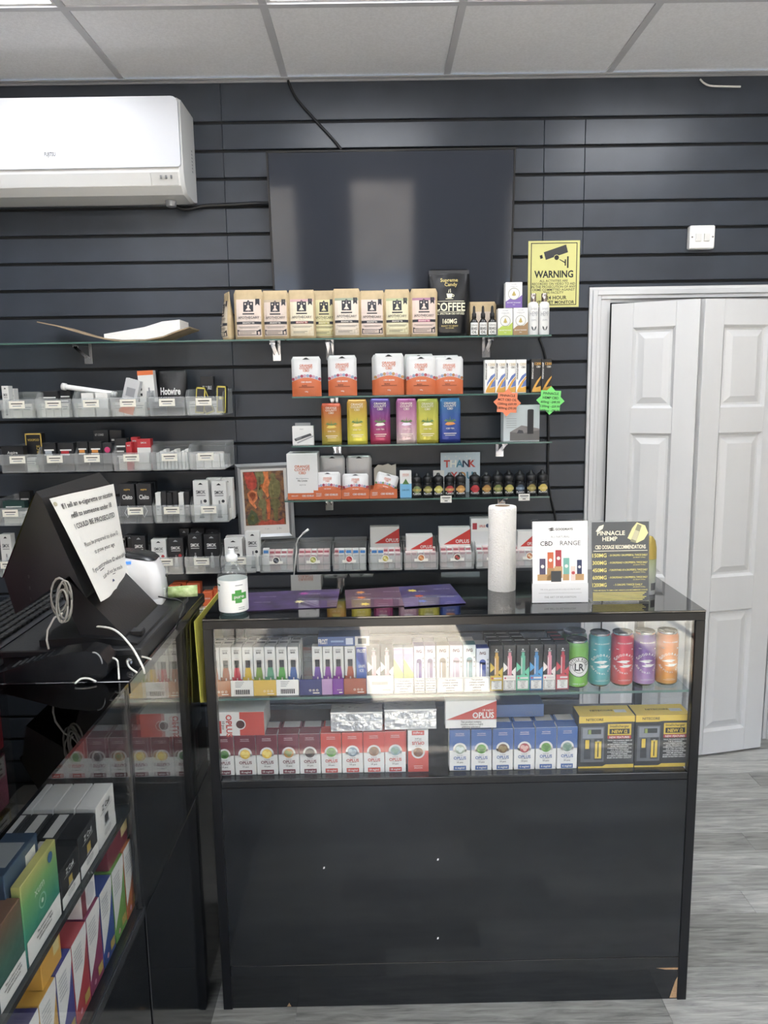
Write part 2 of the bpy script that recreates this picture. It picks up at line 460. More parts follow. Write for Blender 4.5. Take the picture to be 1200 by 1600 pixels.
def leaf(w, name):
    t = .034; mb = MB(); st = .083 if w < .36 else .09
    zs = [(.095, .60), (.735, 1.30), (1.395, 1.70)]
    mb.box(0, st, -t/2, t/2, 0, DOORH, PAINT, .0015); mb.box(w-st, w, -t/2, t/2, 0, DOORH, PAINT, .0015)
    zz = [0]+[v for z in zs for v in z]+[DOORH]
    for i in range(0, len(zz), 2): mb.box(st, w-st, -t/2, t/2, zz[i], zz[i+1], PAINT)
    o = mb.build(name, door)
    for z0, z1 in zs:
        p = MB(); R = [(0, 0), (.010, .012), (.018, .012), (.042, .003)]
        for k in range(3):
            (i0, d0), (i1, d1) = R[k], R[k+1]; y0, y1 = -t/2+d0, -t/2+d1
            A = [(st+i0, y0, z0+i0), (w-st-i0, y0, z0+i0), (w-st-i0, y0, z1-i0), (st+i0, y0, z1-i0)]
            B = [(st+i1, y1, z0+i1), (w-st-i1, y1, z0+i1), (w-st-i1, y1, z1-i1), (st+i1, y1, z1-i1)]
            p.add(A+B, [(q, (q+1) % 4, (q+1) % 4+4, q+4) for q in range(4)], PAINT)
        p.poly(B, PAINT); p.box(st, w-st, t/2-.006, t/2, z0, z1, PAINT)
        p.build('raised_panel', o)
    return o
l1 = leaf(.318, 'door_leaf'); l1.location = (0, 0, 0); a1 = -math.atan2(.142, .288); l1.rotation_euler = (0, 0, a1)
l2 = leaf(.356, 'door_leaf'); l2.location = (.318*math.cos(a1)+.006, .318*math.sin(a1)-.001, 0); l2.rotation_euler = (0, 0, math.atan2(.07, .33))
for z in (.25, .95, 1.6):
    MB().cb(0, -.0, z, .012, .012, .08, STEEL, .002).build('hinge', door, (.318*math.cos(a1)+.003, .318*math.sin(a1)+.02, 0))

# light switch
p0, p1 = oY(1072, 353, 0), oY(1113, 392, 0); cx, cz = (p0.x+p1.x)/2, (p0.z+p1.z)/2
sw = thing('light_switch', 'white double light switch on the black slat wall above the door', 'light switch', (cx, -.0002, cz))
PLAS = C('#ecece8', .35)
MB().box(-.048, .048, -.03, 0, -.043, .043, PLAS, .004).build('switch_plate', sw)
for x in (-.016, .016):
    MB().prism([(-.036, -.013), (-.036, .013), (-.030, .013), (-.030, -.013)], x-.011, x+.011, C('#d9d9d4', .35), 'x').build('rocker', sw, rot=(.05, 0, 0))
for x in (-.039, .039):
    MB().disc(x, 0, .0035, -.0306, C('#8a8a86', .3, .8)).build('screw', sw)
# cables on the wall
def cable(name, pts, r, M, label):
    q = []
    P4 = [Vector(p) for p in pts]
    for i in range(len(P4)-1):
        a, b, c, d = P4[max(i-1, 0)], P4[i], P4[i+1], P4[min(i+2, len(P4)-1)]
        for s in range(6):
            t = s/6; q.append(.5*((2*b)+(c-a)*t+(2*a-5*b+4*c-d)*t*t+(3*b-a-3*c+d)*t**3))
    q.append(P4[-1])
    return tag(MB().tube(q, r, M, 7).build(name), label, 'cable')
BLKC = C('#17191c', .45); WHC = C('#dcdcd6', .45)
cable('television_cable', [oY(450, 126, -.006), oY(462, 152, -.006), oY(490, 185, -.007), oY(518, 215, -.008), oY(534, 234, -.012)], .005, BLKC, 'black cable running from the ceiling to the top of the television')
cable('loose_wire', [oY(1094, 124, -.004), oY(1100, 130, -.012), oY(1110, 134, -.018), oY(1130, 135, -.022), oY(1157, 135.5, -.02)], .0035, WHC, 'short white wire poking out under the ceiling above the door')
cable('shelf_cable', [oY(842, 528, -.008), oY(850, 548, -.007), oY(854, 575, -.007), oY(856, 620, -.007), oY(857, 680, -.007), oY(856, 740, -.007), oY(860, 775, -.007), oY(868, 810, -.007), oY(872, 850, -.007)], .0045, BLKC, 'black cable hanging down the slat wall beside the door frame')

# television
tv = thing('television', 'large black flat television mounted high on the slat wall', 'television', (0, 0, 0))
a, b, c, d = oY(415.5, 236, -.125), oY(805, 229, -.125), oY(800, 462, -.055), oY(427.5, 468, -.055)
w_, h_ = (b.x-a.x+c.x-d.x)/2, .57
zt = (a.z+b.z)/2; xm = (a.x+b.x+c.x+d.x)/4
tv.location = (xm, -.125, zt); tilt = math.atan2(.07, h_)
TVB = C('#0b0c0e', .3); SCR = C('#31353d', .08, coat=.6, name='television_screen')  # screen base greyed so its colour carries the veil of the reflected shop
body = MB(); bz = .009
body.box(-w_/2, w_/2, 0, .03, -h_, 0, TVB, .003)
bo = body.build('casing', tv, rot=(tilt, 0, 0))
MB().box(-w_/2+.004, w_/2-.004, -.001, .0, -h_+.02, -.006, SCR).build('screen', tv, rot=(tilt, 0, 0))
bz_ = MB()
for q in ((-w_/2, w_/2, -.008, -.001), (-w_/2, w_/2, -h_+.001, -h_+.018)): bz_.box(q[0], q[1], -.004, 0, q[2], q[3], TVB, .001)
for x in (-w_/2, w_/2-.007): bz_.box(x, x+.007, -.004, 0, -h_+.018, -.008, TVB, .001)
bz_.build('bezel', tv, rot=(tilt, 0, 0))
MB().box(-.2, .2, .031, .05, -h_+.12, -.15, TVB, .002).build('wall_mount', tv, rot=(tilt*.5, 0, 0))

# air conditioner
ac = thing('air_conditioner', 'white wall-mounted air conditioner with a closed louvre', 'air conditioner', (0, 0, 0))
ACW = C('#cbced4', .3, var=.02, vs=3, name='white_abs'); ACG = C('#d3d4d2', .35)
xr = -.668; xl = xr-.87
def acprof(k=0):   # (y,z) side profile
    return [(-.0015, 2.512), (-.195, 2.512), (-.210, 2.500), (-.214, 2.30), (-.212, 2.262), (-.196, 2.220), (-.165, 2.197), (-.06, 2.190), (-.0015, 2.20)]
MB().prism(acprof(), xl, xr-.012, ACG, 'x').build('casing', ac)
e = [(y*.985-.001, z) for y, z in acprof()]
sc_ = [(y*.94-.002, 2.35+(z-2.35)*.97) for y, z in acprof()]
n = len(e); cap = MB(); A = [(xr-.012, y, z) for y, z in acprof()]; B = [(xr, y, z) for y, z in sc_]
cap.add(A+B, [(i, i+n, (i+1) % n+n, (i+1) % n) for i in range(n)], ACG, True).poly(B[::-1], ACG)
cap.build('end_cap', ac)
fp = MB(); rr = .022; pts = []
x0_, x1_, z0_, z1_ = xl+.002, xr-.004, 2.278, 2.509
for cx_, cz_, s in ((x1_-rr, z1_-rr, 0), (x0_+rr, z1_-rr, 1), (x0_+rr, z0_+rr*.5, 2), (x1_-rr*.6, z0_+rr*.6, 3)):
    r_ = rr if s < 2 else rr*.6
    for i in range(5): t = PI/2*(s+i/4); pts.append((cx_+r_*math.cos(t), cz_+r_*math.sin(t)))
fp.prism(pts[::1], -.222, -.205, ACW); fp.build('front_panel', ac)
lv = MB(); lv.prism([(-.2138, 2.262), (-.199, 2.2215), (-.193, 2.224), (-.206, 2.262)], xl+.02, xr-.115, C('#c9cac8', .35), 'x'); lv.build('louvre', ac)
pn = MB(); pn.prism([(-.2142, 2.262), (-.1985, 2.222), (-.195, 2.222), (-.210, 2.262)], xr-.112, xr-.02, C('#bfc0be', .35), 'x'); pn.build('display_panel', ac)
for i, x in enumerate((-.078, -.060, -.042)):
    MB().box(xr+x-.003, xr+x+.003, -.2144, -.206, 2.242, 2.252, C('#6b6d70', .4)).build('indicator', ac)
cxt = oY(78, 241, -.2224)
MB().text('FUJITSU', cxt.x, cxt.z, .0125, -.2226, C('#2c2e31', .4), .038, .015).build('lettering', ac)
for i in range(7): MB().box(xr-.0012, xr+.0006, -.062, -.05, 2.30+.012*i, 2.306+.012*i, C('#8e9092', .5)).build('side_grille', ac)
MB().lathe([(.018, -.02), (.021, -.004), (.02, 0)], C('#a8aaac', .3, .5), 14, (xr-.075, -.10, 2.192)).build('pipe_outlet', ac)
cable('conditioner_cable', [(xr-.07, -.10, 2.178), oY(266, 316, -.06), oY(275, 322, -.02), oY(290, 327, -.014), oY(320, 322, -.012), oY(360, 320, -.012), oY(400, 318, -.014), oY(424, 318, -.05)], .0075, BLKC, 'black taped cable from the air conditioner to the television')
# ================================================================== GLASS WALL SHELVES
SY = -.205
def bracket(parent, px, py, z):
    x = oY(px, py, -.1).x; b = MB()
    b.box(-.016, .016, -.0035, -.0005, -.072, -.004, CHROME, .001)
    for s in (-.009, .009): b.prism([(-.004, -.050), (-.004, -.008), (-.125, -.008), (-.125, -.016)], s-.0012, s+.0012, CHROME, 'x')
    b.box(-.0075, .0075, -.125, -.004, -.010, -.0075, CHROME)
    return b.build('bracket', parent, (x, 0, z))
def shelf(x0, x1, z, brs, label):
    o = MB().box(x0, x1, SY, -.003, z-.006, z, GREENGLASS).build('glass_shelf'); tag(o, label, 'shelf')
    MB().box(x0+.0005, x1-.0005, SY-.0006, SY-.0001, z-.0058, z-.0002, C('#4d6f66', .15, spec=.6)).build('front_edge', o)
    for px, py in brs: bracket(o, px, py, z)
    return o
S1, S2, S3, S4 = 1.684, 1.474, 1.293, 1.087
xs = oY(446, 527, SY).x
shelf(-1.55, xs-.001, S1, [(122, 545), (427, 540)], 'clear glass wall shelf carrying the bent cardboard and papers')
shelf(xs+.001, oY(862, 523, SY).x, S1, [(513, 540), (765, 540)], 'clear glass wall shelf under the television with kraft pouches on it')
shelf(oY(456, 618, SY).x, oY(860, 612, SY).x, S2, [(520, 625)], 'clear glass wall shelf holding the white and orange hanging pouches')
shelf(oY(455, 695, SY).x, oY(863, 688, SY).x, S3, [(525, 705), (787, 700)], 'clear glass wall shelf holding the bright foil sachets')
shelf(oY(444, 781, SY).x, oY(859, 774, SY).x, S4, [(512, 790), (790, 785)], 'clear glass wall shelf holding the small black-capped bottles')

def pouch_surf(w, h, d):
    def f(x, z):
        t = min(1, max(0, z/h)); u = min(1, abs(2*x/w))
        return -(.0012 + d/2*(1-u**3.5)*max(0, 1-(t/.93)**2.4)*(.7+.3*min(1, t/.18)))
    return f
def pouch(name, w, h, d, M, loc, label, spec, group=None, key=None, rz=0., cat='pouch', rx=0.):
    k = (name, round(w, 4), round(h, 4), M.name); f = pouch_surf(w, h, d)
    if k not in _bm:
        mb = MB(); nx, nz = 8, 12; v = []; fc = []
        for sgn in (1, -1):
            for j in range(nz+1):
                for i in range(nx+1):
                    z = h*j/nz; x = w*(i/nx-.5)
                    r = .06*w; cz = h-r                      # rounded top corners
                    if z > cz and abs(x) > w/2-r: x = math.copysign(w/2-r+math.sqrt(max(0, r*r-(z-cz)**2)), x)
                    v.append((x, sgn*f(x, z), z))
        N = (nx+1)*(nz+1)
        for j in range(nz):
            for i in range(nx):
                a = j*(nx+1)+i; q = (a, a+1, a+nx+2, a+nx+1); fc.append(q); fc.append(tuple(N+t for t in q[::-1]))
        for i in range(nx): fc.append((i+1, i, N+i, N+i+1)); t = nz*(nx+1)+i; fc.append((t, t+1, N+t+1, N+t))
        for j in range(nz):
            a, b = j*(nx+1), (j+1)*(nx+1); fc.append((a, b, N+b, N+a)); fc.append((b+nx, a+nx, N+a+nx, N+b+nx))
        mb.add(v, fc, M, True); _bm[k] = mb.mesh(name)
    o = link(name, _bm[k], None, loc, (rx, 0, rz)); tag(o, label, cat, group)
    deco(o, w, h, f, spec, key)
    return o
def fit(x0, x1, yt, Yf, zs, d):
    """pixel box on the plane of the front face -> location of the base centre, width, height"""
    ym = yt+20; c, w = span(x0, x1, ym, Yf); h = oY((x0+x1)/2, yt, Yf).z-zs
    return (c, Yf+d/2, zs+.0003), w, h

# ---- kraft pouches on the top shelf
KRAFT = C('#bfa87e', .7, var=.12, vs=30, bump=.35, bs=40, name='kraft_paper')
LBL = C('#cdbdab', .6); DK = C('#25262e', .6)
def dim(h, k=.95): return '#%02x%02x%02x' % tuple(int(int(h[i:i+2], 16)*k) for i in (1, 3, 5))
def kraft_spec(band, label_col='#e2d2bf', foot='#23242c', edge=None):
    L = C(dim(label_col), .6); B = C(band, .6); F = C(foot, .6)
    em = [('r', -.17, -.02, .56, .76, DK, 2), ('r', .02, .17, .56, .76, DK, 2), ('p', [(-.05, .76), (.05, .76), (0, .80)], DK, 2), ('r', -.02, .02, .56, .76, C('#6a6468', .6), 2), ('p', [(-.1, .585), (.1, .585), (.03, .64), (0, .7), (-.03, .64)], L, 3), ('c', -.1, .715, .03, L, 3), ('c', .1, .715, .03, L, 3),
          ('r', -.2, .2, .505, .53, DK, 2), ('c', 0, .67, .04, L, 4)]
    return [('label', [('r', -.42, .42, .07, .81, L, 1)] + ([('r', -.42, .42, .76, .81, C(edge, .6), 2)] if edge else [])), ('emblem', em), ('ribbon', [('p', [(.24, .82), (.38, .82), (.38, .68), (.31, .72), (.24, .68)], DK, 2)]),
            ('lettering', [('t', 'APOTHECARY', 0, .445, .05, DK, .72, 3, .004), ('t', '- 71 - - 6 - -', 0, .395, .018, DK, .4)]),
            ('flavour_band', [('r', -.42, .42, .31, .365, C('#33343a', .6), 2), ('r', -.22, .22, .315, .36, B, 3), ('t', 'BREAKFAST TEA', 0, .337, .03, C('#efe6d8', .6), .4, 4)]),
            ('foot_label', [('r', -.40, .40, .095, .185, F, 2), ('r', -.37, .26, .105, .175, L, 3), ('r', -.32, .2, .15, .157, DK, 4), ('r', -.32, .1, .125, .132, DK, 4), ('r', .3, .37, .105, .165, L, 3), ('r', -.36, .36, .255, .262, DK, 2), ('r', -.3, .3, .235, .241, DK, 2),
              ('p', [(-.40, .185), (-.40, .21), (-.32, .185)], F, 2), ('p', [(.40, .185), (.40, .22), (.3, .185)], F, 2)])]
Yk = -.165
kd = .045
kraft = [(364, 410, 452, '#3a3a44', '#e2d0c2', '#1f2130', None, 'pinkish label and navy foot band, next to the sideways pouch'),
         (408, 450, 453, '#35353d', '#dccabb', '#1f2130', '#b8a58a', 'pinkish label and navy foot band, second from the sideways pouch'),
         (449, 492, 452, '#8f2f33', '#e8dcc0', '#d9c9a8', '#c9a0a0', 'cream label and a dark red flavour band'),
         (489, 522, 453, '#b8b04a', '#e6dfa8', '#cdbd7e', None, 'yellow label and yellow flavour band'),
         (519, 563, 450, '#3c3d42', '#e6d8c6', '#c9bca4', '#8f9a82', 'pale label and a grey-green leafy top edge'),
         (561, 601, 453, '#44454b', '#e3cfc2', '#1f2130', None, 'pink label and navy foot band, beside the leafy-edged pouch'),
         (600, 641, 451, '#2b2b30', '#e2dab4', '#c9be93', '#a8b083', 'yellowish label and plain black band'),
         (641, 684, 450, '#b04a74', '#e4cdbf', '#2a2b32', '#a3738b', 'purple-topped label and pink flavour band, touching the black coffee bag')]
for i, (x0, x1, yt, bc, lc, fc, ed, txt) in enumerate(kraft):
    yy = Yk + (.047 if i in (3,) else 0)
    loc, w, h = fit(x0, x1, yt, yy, S1, kd)
    pouch('tea_pouch', w*(1.0 if i != 3 else 1.2), h, kd, KRAFT, (loc[0], loc[1], loc[2]), 'brown kraft tea pouch with '+txt, kraft_spec(bc, lc, fc, ed), 'kraft pouches on the top glass shelf')
pouch('tea_pouch', .082, .178, kd, KRAFT, (oY(355, 480, -.10).x, -.098, S1+.0003), 'brown kraft pouch turned sideways at the end of the pouch row', kraft_spec('#3a3a44', '#d6c6ae'), 'kraft pouches on the top glass shelf', rz=-1.15)
# ---- black coffee bag
CB = C('#17181b', .28, bump=.5, bs=18, name='black_foil'); GOLD = C('#c9b56a', .4, .3); GW = C('#ebe6c4', .5)
loc, w, h = fit(670, 735, 419, -.13, S1, .06)
pouch('coffee_bag', w, h, .06, CB, loc, 'tall black foil coffee bag with cream lettering and a cup picture', [
    ('lettering', [('t', 'COFFEE', 0, .445, .115, GW, .76, 3, .02), ('t', 'FULL SPECTRUM CBD INFUSED', 0, .345, .026, GW, .72), ('t', '160MG', 0, .235, .065, GW, .34, 3, .02), ('t', 'READY TO BREW', 0, .165, .022, GOLD, .5), ('t', '100 GRAMS', 0, .135, .018, GOLD, .3)]),
    ('script_lettering', [('t', 'Supreme', 0, .84, .05, GOLD, .5), ('t', 'Candy', .04, .775, .05, GOLD, .34)]),
    ('rule', [('r', -.36, .36, .525, .532, GW, 2), ('r', -.36, .36, .37, .376, GW, 2)]),
    ('cup_picture', [('p', [(-.07, .64), (-.05, .575), (.05, .575), (.07, .64)], GW, 2), ('o', .085, .61, .018, .032, GW, 2), ('r', -.09, .09, .56, .568, GW, 2), ('p', [(-.03, .655), (-.015, .655), (.0, .70), (-.01, .70)], GW, 2), ('p', [(.02, .655), (.035, .655), (.03, .71), (.02, .71)], GW, 2)]),
    ('tear_strip', [('r', -.49, .49, .93, .985, C('#2c2d30', .4), 1)])])
# ---- kraft pouch behind the droppers and three dropper bottles
loc, w, h = fit(732, 776, 471, -.10, S1, .03)
pouch('tea_pouch', w, h, .03, KRAFT, loc, 'small brown kraft pouch standing behind three dark dropper bottles', [('label', [('r', -.3, .3, .2, .72, LBL, 1)])], 'kraft pouches on the top glass shelf')
DROPG = C('#1c1a19', .15, name='dark_bottle_glass'); RUB = C('#101112', .6)
for i, (x0, x1) in enumerate(((735, 748), (749, 762), (763, 777))):
    c, w = span(x0, x1, 505, -.165); t = thing('dropper_bottle', 'small dark dropper bottle with a white beard oil label, '+('nearest the black coffee bag', 'between two others', 'nearest the lime-edged carton')[i], 'bottle', (c, -.165+w/2, S1+.0003), 0, 'beard oil dropper bottles')
    R = w/2*.97
    MB().lathe([(R*.9, 0), (R, .003), (R, .052), (R*.6, .062), (R*.45, .066)], DROPG, 16).build('bottle_body', t)
    MB().lathe([(R*.5, .066), (R*.55, .067), (R*.55, .083), (R*.4, .085), (R*.33, .09), (R*.3, .106), (R*.15, .111)], RUB, 14).build('dropper_cap', t)
    lb = MB(); g = lambda a, b: -math.sqrt(max(0, (R+.0006)**2-min(a*a, R*R)))
    lb.rect(-R*.9, R*.9, .006, .05, g, PAPER, 8); lb.build('label', t)
    g2 = lambda a, b: g(a, b)-.0006
    MB().text('BEARD', 0, .028, .009, g2, INK, R*1.5, .02).text('OIL', 0, .015, .009, g2, INK, R*1.2, .02).text('Liberty', 0, .041, .006, g2, INK, R*1.4).build('lettering', t)
# ---- seed-oil cartons
def oil_spec(c):
    K = C(c, .5)
    return [('colour_wedge', [('p', [(-.5, 0), (.5, 0), (.5, .5), (.22, .36), (-.22, .36), (-.5, .24)], K, 1)]), ('seal', [('c', 0, .54, .34, WHITE, 2), ('o', 0, .54, .32, .35, C('#8b8f7a', .5), 3), ('p', [(-.13, .49), (0, .46), (.13, .49), (0, .66)], C('#b8a24e', .4), 3)]),
            ('lettering', [('t', 'JUSTHEMP', 0, .92, .03, GREY, .6), ('t', 'RASPBERRY SEED', 0, .83, .026, GREY, .7), ('t', 'FACE OIL', 0, .79, .02, GREY, .4), ]), ('foot_lettering', [('t', 'BROWSE THE RANGE', 0, .2, .04, WHITE, .8), ('t', '30ml', 0, .12, .03, WHITE, .3)])]
for x0, x1, yt, zb, c, txt in ((778, 801, 482, S1, '#a9bf3f', 'lime green lower edge'), (802, 825, 481, S1, '#9a7a52', 'brown lower edge')):
    loc, w, h = fit(x0, x1, yt, -.165, zb, .04); oilh = h
    carton('oil_carton', w, .04, h, WHITE, loc, 'white face-oil carton with a '+txt+' on the top shelf', 'box', 'face oil cartons', oil_spec(c))
loc, w, h = fit(790, 816, 441, -.163, S1+oilh+.0006, .04)
carton('oil_carton', w, .04, h, WHITE, loc, 'white face-oil carton with a purple lower edge stacked on two others', 'box', 'face oil cartons', oil_spec('#7a5fa8'))
# ---- white spray bottles
for i, (x0, x1) in enumerate(((826, 843), (843.5, 860))):
    c, w = span(x0, x1, 500, -.165); t = thing('spray_bottle', 'white cylindrical hemp lotion bottle with a shiny silver cap, '+('touching the brown-edged carton', 'at the shelf end')[i], 'bottle', (c, -.165+w/2, S1+.0003), 0, 'silver-capped lotion bottles'); R = w/2*.98
    MB().lathe([(R*.95, 0), (R, .002), (R, .108), (R*.92, .116), (R*.6, .121), (R*.5, .122)], WHITE, 18).build('bottle_body', t)
    MB().lathe([(R*.55, .122), (R*.56, .123), (R*.56, .15), (R*.5, .152)], C('#c8b9b0', .12, 1.), 16).build('cap', t)
    g = lambda a, b: -math.sqrt(max(0, (R+.0008)**2-min(a*a, R*R)))
    mb = MB(); mb.text('HEMP', 0, .078, .016, g, GREY, R*1.5, 0).text('Juniper', 0, .097, .008, g, GREY, R*1.2).text('250ML', 0, .055, .006, g, GREY, R)
    for s in (-1, 1): mb.flat([(0, .018), (s*.004, .030), (s*.009, .034), (s*.009, .026), (s*.004, .018)], g, C('#5d6062', .6))
    mb.build('lettering', t)
# ---- yellow CCTV sign on the wall
YEL = C('#d2cf7c', .45, var=.1, vs=5, name='yellow_sign'); p0, p1 = oY(826.5, 376, -.012), oY(905, 479, -.012)
sg = MB().box(-(p1.x-p0.x)/2, (p1.x-p0.x)/2, -.002, 0, 0, p0.z-p1.z, YEL).build('warning_sign', None, ((p0.x+p1.x)/2, -.0008, p1.z)); tag(sg, 'yellow video surveillance warning sign on the slat wall by the door', 'sign')
w, h = p1.x-p0.x, p0.z-p1.z; bw = .012
deco(sg, w, h, -.002, [
    ('border', [('r', -.45, .45, .03, .03+bw, INK, 1), ('r', -.45, .45, .97-bw, .97, INK, 1), ('r', -.45, -.435, .03, .97, INK, 1), ('r', .435, .45, .03, .97, INK, 1)]),
    ('camera_pictogram', [('p', [(-.2, .83), (-.16, .715), (.27, .825), (.23, .94)], C('#3a3b3c', .6), 1), ('p', [(-.28, .78), (-.265, .73), (-.215, .742), (-.23, .793)], INK, 1), ('c', .05, .748, .055, YEL, 2), ('c', .05, .748, .045, INK, 3),
       ('p', [(.1, .728), (.11, .712), (.22, .66), (.22, .68)], INK, 1), ('r', .21, .235, .625, .72, INK, 1), ('r', .255, .285, .59, .765, INK, 1)]),
    ('lettering', [('t', 'WARNING', 0, .50, .10, INK, .76, 1, .03), ('t', 'ALL ACTIVITIES ARE', 0, .40, .034, INK, .6, 1, .01), ('t', 'RECORDED ON VIDEO TO AID', 0, .355, .034, INK, .84, 1, .01), ('t', 'IN THE PROSECUTION OF ANY', 0, .31, .034, INK, .86, 1, .01), ('t', 'CRIME COMMITTED AGAINST', 0, .265, .034, INK, .83, 1, .01), ('t', 'THIS FACILITY', 0, .222, .034, INK, .46, 1, .01),
       ('t', '24 HOUR', .06, .145, .052, INK, .42, 1, .025), ('t', 'INTERNET MONITOR', .02, .075, .046, INK, .78, 1, .025)])])
# ---- white and orange hanging pouches, second shelf
FOILW = C('#d6d6d5', .3, bump=.5, bs=22, name='white_foil'); ORG = C('#cc6736', .4); FOILG = C('#c9cacb', .25, .3, bump=.5, bs=22)
def ocspec(dots='#b0506a'):
    D = C(dots, .5)
    arc = [(-.5+.1*i, .40+.11*math.cos((i-5)*.3)-.04) for i in range(11)]
    return [('orange_base', [('p', [(-.5, .001), (0, .001), (0, arc[5][1]), *arc[4::-1]], ORG, 1), ('p', [(0, .001), (.5, .001), *arc[:4:-1]], ORG, 1)]),
            ('sweet_pattern', [('c', -.45+.1*i, .455+.11*math.cos((i-4.5)*.3)-.045, .052, (D, C('#c8a0b0', .5), C('#8f9fb8', .5))[i % 3], 2) for i in range(10)]),
            ('lettering', [('t', 'ORANGE', 0, .775, .055, ORG, .46, 3, .02), ('t', 'COUNTY', 0, .71, .055, ORG, .46, 3, .02), ('t', 'CBD', 0, .645, .055, ORG, .22, 3, .02), ('t', 'CBD BEARS', 0, .36, .036, WHITE, .4, 3, .02), ('t', 'BLEND', -.06, .27, .03, INK, .2, 3, .02), ('r', -.26, .26, .225, .24, C('#7a3a1c', .5), 3), ('t', '100g', 0, .12, .03, WHITE, .16, 3)]),
            ('hang_hole', [('p', [(-.13, .925), (.13, .925), (.07, .95), (.03, .97), (-.03, .97), (-.07, .95)], INK, 2)])]
oc = [(455, 501, 557, '#a33d55', 'burgundy dots, alone at the shelf end'), (512, 557, 555, '#a33d55', 'burgundy dots, beside the one at the shelf end'), (584, 631, 552, '#b8894e', 'yellow and blue dots, standing before its twin'), (635, 681, 556, '#b04a50', 'red dots, in front of a stack'), (680, 724, 557, '#a8703f', 'brown dots, nearest the white and gold cartons')]
for i, (x0, x1, yt, dc, txt) in enumerate(oc):
    loc, w, h = fit(x0, x1, yt, -.172, S2, .028)
    pouch('sweet_pouch', w, h, .028, FOILW, loc, 'white and orange sweet pouch with '+txt, ocspec(dc), 'white and orange pouches on the second shelf')
for x0, x1, yt, txt in ((581, 628, 554, 'white pouch half hidden behind the yellow-dotted sweet pouch'), (631, 678, 553, 'white pouch tucked behind the red-dotted sweet pouch'), (674, 718, 555, 'white pouch leaning behind the brown-dotted sweet pouch')):
    loc, w, h = fit(x0, x1, yt, -.13, S2, .028)
    pouch('sweet_pouch', w, h, .028, FOILW, loc, txt, ocspec('#a33d55')[:1]+ocspec()[-1:], 'white and orange pouches on the second shelf')
# ---- slim hemp oil cartons
def hemp_spec(dark):
    A, Bk = (C('#d9a23c', .35, .4), C('#5f78b5', .45)) if not dark else (C('#d9a23c', .35, .4), C('#5a5a5c', .45))
    T = INK if not dark else WHITE
    return [('swoosh', [('p', [(-.5, .02), (.5, .02), (.5, .2), (.1, .16), (-.12, .16), (-.3, .05)], A, 1), ('p', [(-.42, .05), (-.25, .05), (.5, .45), (.5, .5), (.1, .36), (-.2, .2)], A, 2)] + ([] if dark else [('p', [(.02, .17), (.5, .21), (.5, .42), (.25, .32)], Bk, 1), ('p', [(-.3, .2), (-.1, .32), (.48, .52), (.48, .6), (.1, .52), (-.25, .33)], Bk, 1)])),
            ('lettering', [('t', 'PINNACLE HEMP', -.28, .70, .11, T, None, 3, .01, PI/2)] if 0 else [('t', '1200', .16, .86, .075, A if dark else C('#c9b48a', .4), .62, 3, .02), ('t', 'CBD', .22, .77, .05, T, .4, 3, .02)]),
            ('side_lettering', [('t', 'PINNACLE HEMP', -.36, .66, .045, T, None, 3, .02, PI/2)])]
random.seed(3)
for i, (x0, x1) in enumerate(((757, 774), (774, 790), (790, 806), (806, 822.5))):
    loc, w, h = fit(x0+.3, x1-.3, 562.5-.2*i, -.172, S2, .035)
    carton('hemp_oil_carton', w, .035, h, C('#ecebe6', .45), loc, 'slim white hemp oil carton with blue swoosh, '+('first of four, at the open end', 'second of four from the open end', 'third of four from the open end', 'fourth, nearest the black ones')[i], 'box', 'white hemp oil cartons', hemp_spec(0), 'hw')
for i, (x0, x1) in enumerate(((830, 845.5), (846, 862))):
    loc, w, h = fit(x0, x1, 561, -.172, S2, .035)
    carton('hemp_oil_carton', w, .035, h, C('#232325', .4), loc, 'slim black hemp oil carton with a gold swoosh, '+('nearer the white ones', 'nearer the door frame')[i], 'box', 'black hemp oil cartons', hemp_spec(1), 'hb')
# ---- star price tickets hung on the shelf edge
def star(cx, cy, r, M, lines, label):
    c = oY(cx, cy, SY-.004); R = r/ (F_PX/ (SY-.004-CAM.y)); mb = MB(); pts = []
    for i in range(16):
        a = PI/2+2*PI*i/16; q = R*(1 if i % 2 == 0 else .76); pts.append((q*math.cos(a), q*math.sin(a)))
    mb.prism(pts, -.0006, 0, M)
    o = mb.build('price_star', None, (c.x, SY-.0035, c.z), (0, .06, 0)); tag(o, label, 'price tag')
    t = MB()
    for k, s in enumerate(lines): t.text(s, 0, R*(.5-.3*k), R*.16, -.0012, INK, R*1.35, .012)
    t.build('handwriting', o)
star(792.5, 629, 21.5, C('#f0875a', .6), ['PINNACLE', 'MCT CBD OIL', '1200mg £69.99', '1800mg £99.99'], 'orange star-shaped price ticket with handwriting under the white hemp cartons')
star(860, 626, 22, C('#6fe06a', .6), ['PINNACLE', 'HEMP CBD', '600mg - £49.99', '1200mg - £69.99', '1800mg - £99.99'], 'green star-shaped price ticket with handwriting under the black hemp cartons')
